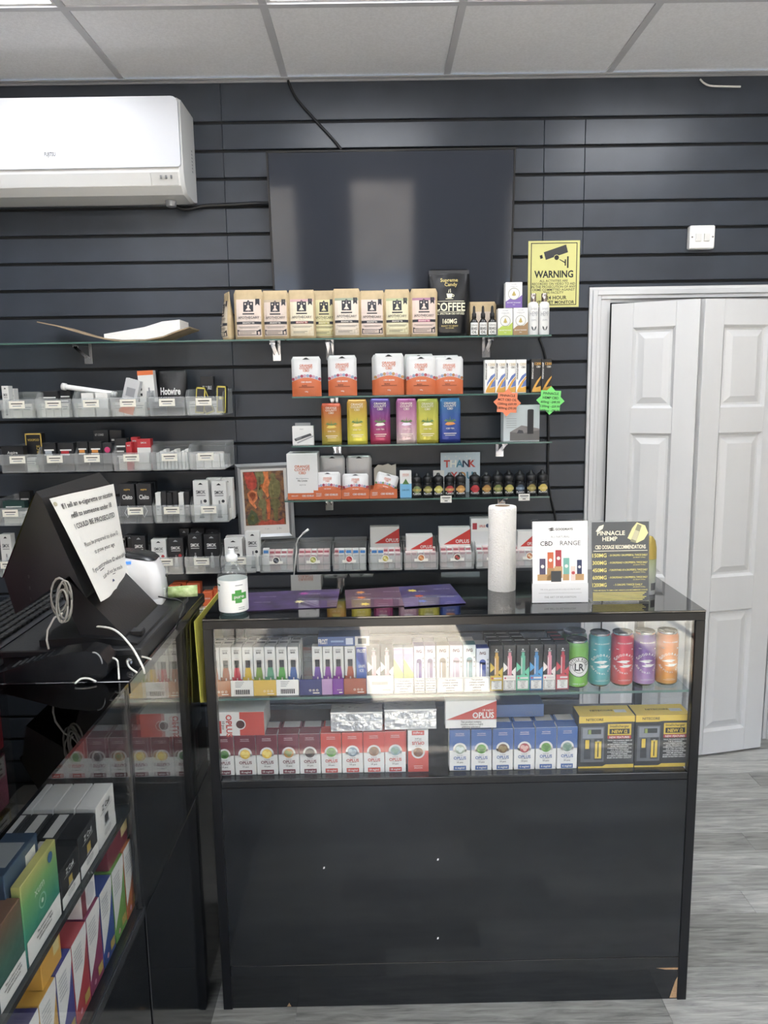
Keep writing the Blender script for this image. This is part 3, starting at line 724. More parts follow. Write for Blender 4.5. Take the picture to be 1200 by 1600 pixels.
# ---- foil sachets, third shelf
def grad(name, stops, r=.22):
    if name in _mats: return _mats[name]
    M = bpy.data.materials.new(name); M.use_nodes = True; n = M.node_tree; b = n.nodes['Principled BSDF']
    tc = n.nodes.new('ShaderNodeTexCoord'); sp = n.nodes.new('ShaderNodeSeparateXYZ'); rp = n.nodes.new('ShaderNodeValToRGB')
    n.links.new(tc.outputs['Generated'], sp.inputs[0]); n.links.new(sp.outputs[2], rp.inputs[0]); n.links.new(rp.outputs[0], b.inputs['Base Color'])
    e = rp.color_ramp.elements
    while len(e) < len(stops): e.new(.5)
    for el, (p, c) in zip(e, stops): el.position = p; el.color = (*hexc(c), 1)
    b.inputs['Roughness'].default_value = r; b.inputs['Metallic'].default_value = .25
    nb = n.nodes.new('ShaderNodeTexNoise'); nb.inputs['Scale'].default_value = 26; n.links.new(tc.outputs['Object'], nb.inputs['Vector'])
    bp = n.nodes.new('ShaderNodeBump'); bp.inputs['Strength'].default_value = .6; bp.inputs['Distance'].default_value = .004
    n.links.new(nb.outputs[0], bp.inputs['Height']); n.links.new(bp.outputs[0], b.inputs['Normal'])
    _mats[name] = M; return M
sach = [(502, 533, 630, 'orange-red fading to olive yellow', [(0, '#a8a23a'), (.45, '#c08a2c'), (1, '#b8452c')], '#d8c04a'),
        (542, 573.5, 624, 'golden orange fading to bright yellow', [(0, '#d8d02e'), (.5, '#c9b52a'), (1, '#c08a34')], '#e6cf7a'),
        (578, 609.5, 622.5, 'purple fading to crimson', [(0, '#b0304e'), (.5, '#8c3a78'), (1, '#5a4a9a')], '#e8e0d8'),
        (619, 651, 622.5, 'lilac pink fading to pale silver', [(0, '#cdb8b2'), (.5, '#c08aa8'), (1, '#a04f8c')], '#e6d8e6'),
        (651, 685, 623, 'yellow green', [(0, '#b3ab28'), (.5, '#c2bd3a'), (1, '#98a03a')], '#e9e6c0'),
        (687, 719.5, 622, 'deep blue with an orange splash', [(0, '#2b3a8c'), (.5, '#3556a0'), (1, '#2f6f9e')], '#d88a3a')]
LEAF = C('#4f7a3a', .4)
for x0, x1, yt, txt, st, fc in sach:
    loc, w, h = fit(x0, x1, yt, -.17, S3, .012); T = C('#e8dfd0', .4); FCM = C(fc, .4)
    pouch('foil_sachet', w, h, .012, grad('sachet_'+st[0][1][1:], st), loc, 'glossy foil sachet, '+txt, [
        ('lettering', [('t', 'ORANGE', 0, .885, .045, T, .62, 3, .01), ('t', 'COUNTY', 0, .825, .045, T, .62, 3, .01), ('t', 'CBD', 0, .765, .045, T, .32, 3, .01), ('r', -.3, .3, .2, .215, T, 2), ('r', -.24, .24, .16, .172, T, 2), ('t', 'ICED TEA', 0, .32, .03, T, .4)]),
        ('leaf_picture', [('p', [(0, .46), (-.3, .49), (-.2, .53)], LEAF, 2), ('p', [(0, .46), (.2, .53), (.3, .49)], LEAF, 2), ('p', [(-.035, .46), (.035, .46), (.0, .60)], LEAF, 2), ('p', [(-.03, .46), (.0, .47), (-.17, .57)], LEAF, 2), ('p', [(.0, .47), (.03, .46), (.17, .57)], LEAF, 2), ('p', [(-.26, .41), (-.1, .39), (.12, .40), (.26, .42), (.15, .46), (-.15, .46)], FCM, 3)])], 'foil sachets on the third shelf')
# ---- small white accessory box and grey vaporizer box
loc, w, h = fit(457, 490, 666, -.172, S3, .035)
o = carton('accessory_box', w, .035, h, WHITE, loc, 'small white box with a picture of two grey rods, beside the foil sachets', 'box', None, [
    ('picture', [('p', [(-.42, .33), (-.36, .2), (.42, .5), (.36, .62)], C('#4a4c4f', .5), 1), ('p', [(-.36, .36), (-.3, .26), (-.05, .36), (-.09, .46)], C('#77797c', .5), 2), ('p', [(-.3, .14), (-.26, .08), (.5, .44), (.48, .5)], C('#9a9c9e', .5), 1)]), ('lettering', [('t', 'PAX', -.05, .84, .07, GREY, .3, 2)])])
MB().box(-.03, .028, .0, .01, h+.0005, h+.012, glass('clip_plastic', '#d8dcdc', body=.3)).build('hang_tab', o)
loc, w, h = fit(786, 843, 633, -.165, S3, .05)
o = carton('vaporizer_box', w, .05, h, C('#c6d0d2', .4), loc, 'pale grey vaporizer box with a black upright device pictured', 'box', None, [
    ('picture', [('p', [(-.32, .02), (.5, .02), (.5, .34), (.0, .44), (-.32, .26)], C('#6d6a68', .5), 1), ('p', [(-.32, .26), (.0, .44), (.5, .34), (.5, .3), (.05, .22)], C('#8a8684', .5), 2), ('r', .16, .33, .2, .86, C('#28282b', .4), 3), ('p', [(.16, .86), (.33, .86), (.3, .88), (.19, .88)], C('#3a3a3d', .4), 3), ('p', [(-.13, .22), (.06, .22), (.03, .3), (-.08, .32)], C('#3f4145', .3), 3)]),
    ('lettering', [('r', -.42, -.14, .62-.06*i, .632-.06*i, C('#8b9294', .5), 1) for i in range(5)]+[('t', 'VAPORIZER', -.28, .82, .04, C('#7d8486', .5), .3)])], rz=.05)
# ---- fourth shelf: big white/orange carton, trays of pouches
loc, w, h = fit(448, 496, 709, -.175, S4, .12)
OCL = [('lettering', [('t', 'ORANGE', 0, .72, .055, ORG, .6, 2, .02), ('t', 'COUNTY', 0, .65, .055, ORG, .6, 2, .02), ('t', 'CBD', 0, .58, .055, ORG, .28, 2, .02), ('t', 'More Experience.', 0, .46, .026, GREY, .42), ('t', 'No Limits', 0, .41, .036, INK, .36), ('t', 'o y v i o', 0, .32, .028, INK, .3)]),
       ('orange_band', [('r', -.5, .5, .0, .135, ORG, 1), ('t', 'ORANGE COUNTY', -.27, .075, .03, WHITE, .22), ('t', 'CBD EDIBLES', .17, .075, .036, WHITE, .4, 3, .02)])]
o = carton('edibles_carton', w, .12, h, WHITE, loc, 'big white carton with orange lettering and an orange bottom band', 'box', None, OCL)
mb = MB(); [mb.box(-w*.35, w*(.1+.1*k), -.02+.014*k, -.015+.014*k, h+.0003, h+.0006, C('#5a5b5d', .6)) for k in range(3)]; mb.build('top_lettering', o)
for x0, x1, pw, txt, ptilt in ((490.5, 533, 1, 'carton', 0), (534, 577, 1, 'middle', .0), (578, 620.5, 1, 'card', -.22)):
    c, w = span(x0, x1, 772, -.185); h = .034; d = .13
    t = thing('display_tray', {'carton': 'low orange display tray holding a white pouch, next to the big white carton', 'middle': 'low orange display tray holding a white pouch, between two other trays', 'card': 'low orange display tray with a torn grey back flap'}[txt], 'display tray', (c, -.185+d/2, S4+.0003), 0, 'orange display trays on the fourth shelf')
    mb = MB(); mb.box(-w/2, w/2, -d/2, d/2, 0, .0015, ORG); mb.box(-w/2, w/2, -d/2, -d/2+.0015, .0015, h, ORG); mb.box(-w/2, w/2, d/2-.0015, d/2, .0015, h, ORG)
    for s in (-1, 1): mb.box(s*w/2-.00075, s*w/2+.00075, -d/2+.002, d/2-.002, .0015, h, ORG)
    mb.build('tray_body', t)
    deco(t, w, h, -d/2, [('lettering', [('t', 'ORANGE', -.32, .62, .16, WHITE, .2), ('t', 'COUNTY', -.32, .4, .16, WHITE, .2), ('t', 'CBD EDIBLES', .14, .5, .2, WHITE, .48, 3, .02)])], 'tray')
    if txt == 'card':
        MB().prism([(-w*.34, .0), (w*.5, .0), (w*.5, .118), (w*.33, .112), (w*.2, .119), (w*.0, .113), (-w*.18, .116), (-w*.34, .10)], d/2-.0030, d/2-.0018, C('#cfccbf', .7)).build('back_flap', t)
    ph = .098 if txt == 'carton' else .09
    p = pouch('sweet_pouch', w*.95, ph, .03, FOILW, (c, -.185+.022, S4+.003), 'white and orange sweet pouch standing in the tray '+{'carton': 'next to the big white carton', 'middle': 'in the middle', 'card': 'with the torn flap, slumped over'}[txt], ocspec('#a33d55' if txt != 'card' else '#6f8f5a'), 'pouches in the orange trays', rx=-.06)
    if ptilt: p.rotation_euler = (-.1, .28, 0); p.scale = (.86, 1, .86); p.location.z += .012
for x0, x1, yt, txt in ((499, 539, 712, 'grey foil pouch standing behind the tray by the big white carton'), (541, 581, 712, 'grey foil pouch standing behind the middle orange tray')):
    loc, w, h = fit(x0, x1, yt, -.05, S4, .012); pouch('foil_pouch', w, h, .012, FOILG, (loc[0], -.040, loc[2]), txt, ocspec()[-1:], 'grey pouches behind the trays')
loc, w, h = fit(625, 643, 736, -.175, S4, .03)
carton('drops_carton', w, .03, h, WHITE, loc, 'narrow white and sky blue drops carton beside the small bottles', 'box', None, [('blue_panel', [('r', -.5, .5, 0, .52, C('#6fb2d8', .45), 1)]), ('leaf', [('p', [(-.3, .5), (.3, .5), (.12, .62), (0, .72), (-.12, .62)], LEAF, 2)]), ('lettering', [('t', 'ORANGE', 0, .88, .04, ORG, .6), ('t', 'COUNTY', 0, .82, .04, ORG, .6), ('t', 'DROPS', 0, .28, .06, C('#24506e', .5), .7)])])
# ---- thank-you card
loc, w, h = fit(688.5, 750, 707, -.05, S4, .002)
CARD = C('#c4d2dc', .6)
o = MB().box(-w/2, w/2, -.001, .001, 0, h, CARD).build('greeting_card', None, (loc[0], -.05, S4+.0003)); tag(o, 'pale blue thank you card standing behind the small bottles', 'card')
cs = ['#c8453c', '#efefe8', '#4f8fa8', '#2f3a55', '#c8453c']
deco(o, w, h, -.001, [('lettering', [('t', ch, -.34+.16*i, .72, .17, C(cs[i], .6), None, 1, .03) for i, ch in enumerate('THANK')]+[('t', ch, -.16+.2*i, .42, .17, C(['#c8453c', '#c88a3c', '#4f8fa8'][i], .6), None, 1, .03) for i, ch in enumerate('YOU')]),
     ('star_print', [('c', -.38+.09*i, .9-.05*(i % 3), .018, WHITE, 1) for i in range(9)])])
loc, w, h = fit(677, 694, 735, -.075, S4, .002)
tag(MB().box(-w/2, w/2, -.001, .001, 0, h, PAPER).build('white_card', None, (loc[0], -.075, S4+.0003)), 'small blank white card between the bottles and the thank you card', 'card')
# ---- shortfill bottles: black chubby cap, dark body, coloured label
BOT = C('#16171a', .25); CAPM = C('#101113', .38)
def shortfill(c, Y, R, col1, col2, label, grp):
    t = thing('eliquid_bottle', label, 'bottle', (c, Y, S4+.0003), 0, grp)
    key = ('sf', round(R, 4))
    if key not in _bm:
        _bm[key] = (MB().lathe([(R*.93, 0), (R, .002), (R, .05), (R*.95, .053)], BOT, 18).mesh('bottle_body'),
                    MB().lathe([(R*1.0, .0535), (R*1.02, .055), (R*1.0, .072), (R*.86, .0755), (R*.5, .080), (R*.34, .083), (R*.28, .089), (R*.1, .090)], CAPM, 18).mesh('cap'))
    link('bottle_body', _bm[key][0], t); link('cap', _bm[key][1], t)
    if col1:
        g = lambda a, b: -math.sqrt(max(0, (R+.0006)**2-min(a*a, R*R*.98))); g2 = lambda a, b: g(a, b)-.0006; g3 = lambda a, b: g(a, b)-.001
        MB().rect(-R*.93, R*.93, .003, .046, g, C('#1c1c1e', .4), 8).disc(0, .028, R*.72, g2, C(col1, .4), 14).rect(-R*.85, R*.85, .022, .031, g2, C(col2, .4), 6).build('label', t)
        MB().text('FLAVOR', 0, .012, .0065, g3, WHITE, R*1.5, .02).build('lettering', t)
    return t
sf = [(643, 660, '#7a8a5a', '#b8a04a', 'olive and gold'), (660.5, 677, '#8f8a3a', '#c8b87a', 'khaki'), (677, 694, '#b8b04a', '#d8d080', 'yellow'), (694.5, 711.5, '#b03a3c', '#c8a05a', 'red and tan'), (711.5, 729, '#b8843c', '#d8a860', 'amber'), (734, 751.5, '#b8343a', '#a82a30', 'all-red'),
      (752.5, 769.5, '#a87a3a', '#c09a4a', 'brown and gold'), (770, 787.5, '#6f7a3a', '#a89a5a', 'moss green'), (788, 805, '#a8a04a', '#c8b060', 'pale olive'), (805.5, 822, '#3a4a5a', '#8a9aa8', 'slate blue'), (823, 840, '#8a7a3a', '#b0a060', 'dull gold'), (840.5, 858, '#c8b04a', '#d8c070', 'bright gold')]
for i, (x0, x1, c1, c2, txt) in enumerate(sf):
    c, w = span(x0, x1, 760, -.172); shortfill(c, -.172+w/2, w/2*.97, c1, c2, 'small black-capped e-liquid bottle with a %s label' % txt, 'black-capped bottles on the fourth shelf')
for i in range(5):
    c, w = span(770.5+17.5*i, 787.5+17.5*i, 752, -.125); shortfill(c, -.12+w/2, .0195, None, None, 'unlabelled-looking black-capped bottle in the second row behind the others', 'second row of black-capped bottles')
for px, py, txt in ((697, 780, 'below the red-labelled bottles'), (819, 777, 'below the slate and gold bottles')):
    c = oY(px, py, SY-.004); o = MB().box(-.021, .021, -.0008, 0, -.013, .013, C('#e6e4da', .6)).build('shelf_ticket', None, (c.x, SY-.003, c.z)); tag(o, 'small white printed shelf ticket '+txt, 'price tag')
    MB().rect(-.016, .016, .004, .007, -.0012, INK).rect(-.012, .012, -.001, .001, -.0012, GREY).rect(-.006, .006, -.008, -.005, -.0012, INK).build('lettering', o)
# ---- bent cardboard and papers on the left shelf
CARDB = C('#a08a6c', .8, var=.12, vs=20, name='corrugated_card')
pts = [oY(x, y, -.12) for x, y in ((70, 501), (100, 507), (140, 519), (172, 527), (200, 530), (235, 529), (262, 524), (285, 515), (303, 509))]
base = S1+.0006-min(p.z for p in pts)
prof = [(p.x, p.z+base) for p in pts]
mb = MB(); mb.prism(prof+[(x, z+.004) for x, z in prof[::-1]], -.19, -.03, CARDB); tag(mb.build('cardboard_sheet'), 'bent brown cardboard sheet lying on the left glass shelf', 'cardboard')
pr2 = [(x, z+.0045) for x, z in [(oY(a, b, -.12).x, oY(a, b, -.12).z+base) for a, b in ((172, 526.5), (200, 529.5), (235, 528.5), (262, 523.5), (288, 513))]]
th = [.014, .032, .044, .052, .034]
mb = MB(); mb.prism(pr2+[(x, z+t) for (x, z), t in list(zip(pr2, th))[::-1]], -.185, -.05, C('#ecebe8', .7, bump=.4, bs=60, stretch=(1, 1, 20)))
tag(mb.build('paper_stack'), 'curled stack of white paper lying in the bent cardboard', 'paper')
# ================================================================== STORAGE BINS ON THE SLAT WALL
BINP = glass('milky_bin_plastic', '#f6f8f8', 1.4, .12, body=.24, bodycol='#f4f5f4')
BD, BH, BF, BFY = .2, .098, .068, -.215
def make_bin(w):
    k = ('bin', round(w, 3))
    if k not in _bm:
        t = .0022; y0, y1 = -BD/2, BD/2; b = MB()
        b.box(-w*.47, w*.47, y0+.012, y1, 0, t, BINP)                                   # floor
        b.box(-w/2, w/2, y1-t, y1, t, BH, BINP)                                         # back
        for s in (-1, 1):                                                               # sides, cut down toward the front
            b.prism([(y0+.012, t), (y1-t, t), (y1-t, BH), (y0+.05, BH-.004), (y0+.022, BF), (y0+.0045, BF), (y0+.003, BF*.45), (y0+.008, BF*.45)], s*w*.482-t/2, s*w*.482+t/2, BINP, 'x')
        b.prism([(y0+.008, t), (y0+.008+t, t), (y0+.008+t, BF*.45), (y0+.008, BF*.45)], -w*.475, w*.475, BINP, 'x')
        b.prism([(y0, BF*.45), (y0+.008, BF*.45), (y0+.003, BF*.45+t), (y0+.002, BF), (y0, BF+.002), (y0-.001, BF)], -w*.5+.001, w*.5-.001, BINP, 'x')
        _bm[k] = b.mesh('bin_body')
    return _bm[k]
def add_bin(c, w, zb, label, grp, lab=True, logo=None, n=0):
    t = thing('storage_bin', label, 'storage bin', (c, BFY+BD/2, zb), 0, grp)
    link('bin_body', make_bin(w), t)
    y = -BD/2-.0016
    if lab:
        L = MB(); random.seed(n*7+3)
        dx = random.uniform(-.02, .03)*w; z = BF*.74
        L.box(dx-.029, dx+.029, y, y+.0006, z-.0135, z+.0135, C('#ebe7d8', .6)); o = L.build('label', t)
        q = MB(); q.rect(dx-.021, dx+.021, z+.002, z+.0055, y-.0003, INK).rect(dx-.016, dx+.016, z-.0065, z-.003, y-.0003, GREY); q.build('lettering', o)
    if logo:
        L = MB(); z = BF*.72; L.box(-.026, .026, y, y+.0006, z-.013, z-.002, C('#efece2', .6)); L.disc(0, z, .0145, y-.0002, C('#efece2', .6)); o = L.build('label', t)
        q = MB(); q.disc(0, z+.001, .011, y-.0004, C(logo[0], .5)); q.disc(-.003, z+.003, .005, y-.0006, C(logo[1], .5)); q.disc(.004, z-.003, .0045, y-.0006, C(logo[1], .5)); q.build('fruit_picture', o)
    return t
def bin_px(x0, x1, yb, label, grp, **kw):
    c, w = span(x0, x1, yb, BFY); add_bin(c, w*.985, ROWZ, label, grp, **kw); return c, w
# ---- cartons in the bins
def coil_spec(dark, dev='#55585c', txt='SMOK', badge=None):
    T = WHITE if dark else C('#3a3c40', .5)
    s = [('lettering', [('t', txt, 0, .72, .085, T, .62, 2, .02), ('r', -.3, .3, .63, .645, T, 1)]), ('coil_picture', [('r', -.13, .13, .12, .28, C('#a8abae', .3, .6), 1), ('r', -.09, .09, .28, .44, C('#c8cacc', .3, .6), 1), ('r', -.16, .16, .08, .12, C(dev, .4), 2), ('r', -.05, .05, .44, .52, C('#8a8c8f', .3, .6), 2)])]
    s.append(('hang_slot', [('p', [(-.16, .9), (.16, .9), (.08, .93), (0, .95), (-.08, .93)], GREY if dark else INK, 1)]))
    if badge: s.append(('badge', [('c', .26, .5, .11, C(badge, .5), 2)]))
    return s
def plain_spec(col, lines=3, dark=False):
    T = WHITE if dark else C('#6a6c70', .5)
    return [('lettering', [('r', -.36, .36-.12*(i % 2), .72-.16*i, .77-.16*i, T, 1) for i in range(lines)])]
BKB = C('#1b1c20', .4); WHB = C('#d8d8d4', .45); PALE = C('#dcdad0', .5); REDB = C('#b9252f', .4)
CY = BFY+.024
def put(x0, x1, yt, M, label, name='coil_box', grp=None, spec=None, key=None, d=.035, dy=0., zb=None, rz=0., ry=0., lift=.0):
    z = (ROWZ if zb is None else zb)+.0026+lift; c, w = span(x0, x1, yt+15, CY+dy); w *= .95; h = oY((x0+x1)/2, yt, CY+dy).z-z
    return carton(name, w, d, max(h, .01), M, (c, CY+dy+d/2, z), label, 'box', grp, spec, key, rz, 0, ry)
def filler(x0, x1, n, hh, grp, M=None, dy=0., lab='small pale carton packed in a clear bin, seen through its milky front'):
    c, w = span(x0, x1, 650, CY+dy); w *= .86
    for i in range(n):
        carton('coil_box', w/n*.96, .03, hh, M or PALE, (c-w/2+w/n*(i+.5), CY+dy+.016, ROWZ+.0026), lab, 'box', grp, plain_spec('', 2), 'fill%d' % n)
F_ = 'pale cartons inside the clear wall bins'
# row 1
ROWZ = 1.411
r1 = [(-58, -1), (0, 55.5), (56, 113), (114, 172), (173, 232), (233, 290.5), (291, 349)]
tx = ['left of the white coil cartons', 'with white coil cartons poking out', 'under the long white tube', 'holding two small white cartons', 'with the orange striped cartons', 'with the crumpled black bag', 'with yellow-edged cartons']
for i, (a, b) in enumerate(r1):
    if i == 0: continue
    bin_px(a, b, 652, 'clear plastic wall bin in the top row '+tx[i], 'clear bins, top row', n=i); filler(a, b, (2, 3, 4, 3, 3, 2, 3)[i], .05, F_, dy=.022, M=(PALE, PALE, PALE, PALE, PALE, BKB, PALE)[i] if i != 5 else C('#2c3036', .5))
put(3, 14, 603, WHB, 'white coil carton upright in the first top-row bin, hang tab up', grp=None, spec=coil_spec(0), dy=.0)
put(13, 23, 607, WHB, 'white coil carton beside the hang-tab carton in the top row', grp=None, spec=plain_spec(''), dy=.04)
put(63, 92, 611, BKB, 'black accessory carton lying in the bin under the long white tube', spec=plain_spec('', 3, True), dy=.05)
put(92, 112, 609, C('#23242a', .4), 'dark accessory carton beside the white tube end', spec=plain_spec('', 2, True), dy=.07)
for x, t in ((127, 'nearer the tube end'), (149, 'nearer the orange cartons')): put(x, x+20, 614, WHB, 'small blank white carton in a top row bin, '+t, grp=None, dy=.0)
a, b = oY(99, 604, -.13), oY(182, 616, -.15); d = (b-a)
tag(MB().tube([a, a+d*.12, a+d*.5, b], .010, C('#e8e8e6', .35), 12).tube([a-d*.02, a+d*.05], .0135, C('#e0e0de', .35), 12).build('white_tube'), 'long white plastic tube lying across the top row of bins', 'tube')
ORB = C('#e0702f', .45)
put(182, 206, 591, C('#c2c3c4', .4), 'grey carton with an orange stripe leaning in a top row bin', spec=[('stripe', [('p', [(-.5, 0), (.5, .0), (.5, .42), (-.5, .1)], ORB, 1)]), ('picture', [('r', -.3, .3, .5, .75, C('#8e9094', .4), 1)])], dy=.02, ry=.28, d=.03, lift=.009)
put(217, 243, 579, WHB, 'white carton with an orange top pictured with kitchen scales', spec=[('stripe', [('r', -.5, .5, .9, 1, ORB, 1)]), ('picture', [('p', [(-.1, .3), (.42, .3), (.36, .5), (.0, .55)], C('#9a9ca0', .4), 1), ('r', .1, .2, .5, .62, C('#85878a', .4), 1)]), ('lettering', [('r', -.42, -.3, .68-.12*i, .74-.12*i, INK, 1) for i in range(3)]+[('t', 'KITCHEN SCALE', .0, .14, .06, ORB, .8, 1)])], dy=.05, ry=-.04)
loc, w, h = fit(243, 291, 577, -.12, ROWZ+.003, .04)
pouch('black_bag', w, h, .04, C('#16171a', .3, bump=.7, bs=20), (loc[0], -.10, ROWZ+.003), 'crumpled black plastic bag with white script lettering in a bin', [('lettering', [('t', 'Hotwire', -.04, .52, .15, WHITE, .66, 3, .03)])], cat='bag')
put(313, 334, 588, BKB, 'black carton with white lettering standing at the back of a bin', spec=[('lettering', [('t', 'TROUBLE', 0, .7, .09, WHITE, .7)])], dy=.08)
YB = C('#c9b93a', .45)
for i, (x, y, rr) in enumerate(((303, 605, .1), (320, 604, -.35), (337, 603, .05))):
    put(x, x+15, y, BKB, 'small black carton with a yellow border, '+('next to the black bag', 'tilted in the middle', 'at the row end')[i], grp='black and yellow cartons', spec=[('border', [('r', -.5, .5, 0, .06, YB, 1), ('r', -.5, .5, .94, 1, YB, 1), ('r', -.5, -.4, 0, 1, YB, 1), ('r', .4, .5, 0, 1, YB, 1)]), ('lettering', [('r', -.25, .25, .5, .6, YB, 1)])], ry=rr, dy=.01*i, lift=.005)
# row 2
ROWZ = 1.209
r2 = [(0, 58.5), (58, 117), (116, 176), (176, 236), (236, 295), (295, 352)]
tx = ['with low black cartons', 'with the gold-framed carton behind', 'with small silver and orange cartons', 'with the red cartons', 'packed with white slips', 'almost empty, at the row end']
for i, (a, b) in enumerate(r2):
    bin_px(a, b, 735, 'clear plastic wall bin in the second row '+tx[i], 'clear bins, second row', n=10+i)
    if i < 4: filler(a, b, (2, 2, 3, 3)[i], .05, F_, dy=.022)
put(2, 38, 697, BKB, 'low black carton with silver script in the second row', spec=[('lettering', [('t', 'Aspire', 0, .75, .1, WHITE, .6)])], dy=.0)
put(39, 66, 677, BKB, 'tall black carton with a gold border', spec=[('border', [('r', -.5, .5, 0, .03, YB, 1), ('r', -.5, .5, .96, 1, C('#d8b84a', .4), 1), ('r', -.5, -.43, 0, 1, C('#d8b84a', .4), 1), ('r', .43, .5, 0, 1, C('#d8b84a', .4), 1)]), ('lettering', [('t', 'VOOPOO', 0, .82, .06, C('#d8b84a', .4), .7), ('t', 'FORCE', .25, .5, .08, C('#d8b84a', .4), None, 1, .01, PI/2)])], dy=.06)
for i, (x0, x1, y) in enumerate(((66, 88, 692), (90, 116, 692), (120, 138, 690), (139, 160, 690))):
    put(x0, x1, y, BKB, 'low black carton with a coloured corner, '+('under the gold border one', 'with a red strip', 'with an orange mark', 'with a small orange tag')[i], spec=plain_spec('', 2, True)+[('corner', [('r', -.3, .2, .62, .72, (C('#a8b0b8', .4), REDB, C('#d88a2f', .4), C('#d88a2f', .4))[i], 2)])], dy=.005)
put(146, 170, 672, C('#26282c', .4), 'dark grey carton with a round grey picture standing at the back', spec=[('picture', [('c', .15, .6, .16, C('#8a8c90', .4), 1)]), ('lettering', [('t', 'GT CORES', -.1, .88, .05, WHITE, .6)])], dy=.08)
put(171, 191, 672, C('#1f2126', .4), 'black carton with faint lines standing beside the dark grey one', spec=plain_spec('', 3, True), dy=.08)
put(160, 176, 692, BKB, 'small black carton with a pink round mark', spec=[('mark', [('c', 0, .75, .3, C('#c8356f', .4), 1)])])
put(179, 199, 685, BKB, 'black carton with a grey label next to the red cartons', spec=plain_spec('', 3, True), dy=.03)
for i, (x0, x1, y, dy) in enumerate(((197, 206, 691, .0), (205, 216, 683, .03), (214, 236, 686, .02))):
    put(x0, x1, y, REDB, ('narrow red carton at the left end of the red group', 'tall red carton between two red ones', 'wide red carton with white lettering and a white foot')[i], grp='red cartons in the second row', spec=[('lettering', [('t', 'SMOK', 0, .88, .05, WHITE, .6)])]+([('foot', [('r', -.5, .5, .0, .72, WHB, 1)])] if i == 2 else []), dy=dy)
c, w = span(240, 294, 700, CY)
for i in range(9): carton('paper_slip_pack', .011, .05, .062+.006*(i % 3), WHB, (c-.055+.0137*i, CY+.04, ROWZ+.0026), 'thin white blister pack standing upright among others in a bin', 'box', 'white packs in the second row')
c, w = span(300, 350, 700, CY)
for i in range(4): carton('paper_slip_pack', .028, .05, .05, WHB, (c-.046+.031*i, CY+.08, ROWZ+.0026), 'low white pack lying in the almost empty end bin', 'box', 'white packs in the end bin')
# row 3
ROWZ = 1.009
r3 = [(-14, 46), (184, 239), (239.5, 298), (298, 358)]
tx = ['beside the till screen', 'with black clearomizer cartons', 'with mixed black and white cartons', 'with tall white coil cartons']
for i, (a, b) in enumerate(r3):
    bin_px(a, b, 815, 'clear plastic wall bin in the third row '+tx[i], 'clear bins, third row', n=20+i); filler(a, b, 2, .045, F_, dy=.022)
put(30, 48, 768, BKB, 'black carton standing behind the till screen', spec=plain_spec('', 2, True), dy=.08)
put(4, 40, 783, C('#22403c', .4), 'flat dark green carton in the bin beside the till', spec=plain_spec('', 1, True), dy=.03)
for i, (x0, x1) in enumerate(((186, 211), (212.5, 237))): put(x0, x1, 756, BKB, 'tall black clearomizer carton with a silver outline, '+('half hidden by the till notice', 'nearer the mixed bin')[i], grp='black clearomizer cartons', spec=[('lettering', [('t', 'aspire', 0, .86, .05, C('#d8a83a', .4), .4), ('t', 'Cleito', 0, .66, .11, WHITE, .66, 1, .02)]), ('outline', [('p', [(-.25, .25), (-.05, .12), (.2, .3), (.0, .45)], C('#c8cacc', .3, .6), 1), ('p', [(-.19, .26), (-.05, .16), (.14, .3), (.0, .41)], BKB, 2)])], dy=.0)
for i, (x0, x1) in enumerate(((198, 218), (222, 243))): put(x0, x1, 753, BKB, 'black carton in the back row behind the clearomizer cartons', grp='black cartons at the back of the third row', dy=.06)
for i in range(6):
    x = 243+9*i; put(x, x+8.3, 770-(i % 2)*2, (WHB, BKB, BKB, BKB, WHB, BKB)[i], ('narrow white coil carton in a mixed bin', 'narrow black coil carton in a mixed bin')[1 if i in (1, 2, 3, 5) else 0], grp=('white', 'black')[1 if i in (1, 2, 3, 5) else 0]+' narrow cartons, mixed bin', spec=[('lettering', [('r', -.3, .3, .5, .56, GREY, 1), ('r', -.3, .1, .4, .44, GREY, 1)])], key='nar')
put(283, 300, 765, BKB, 'black carton with grey lines at the back of the mixed bin', spec=plain_spec('', 3, True), dy=.05)
for i, (x0, x1, y, dy) in enumerate(((301, 326, 751, 0), (330, 354, 752, 0), (322, 346, 747, .045), (346, 364, 747, .045), (338, 360, 749, .08))):
    put(x0, x1, y, WHB, 'tall white coil carton with a coil picture, '+('nearer the mixed bin', 'nearer the framed picture')[i] if i < 2 else 'white coil carton standing in the rows behind the tall front ones', grp='tall white coil cartons' if i < 2 else 'rear white coil cartons, third row', spec=coil_spec(0, badge='#2a2b30') if i < 2 else coil_spec(0)[2:], dy=dy)
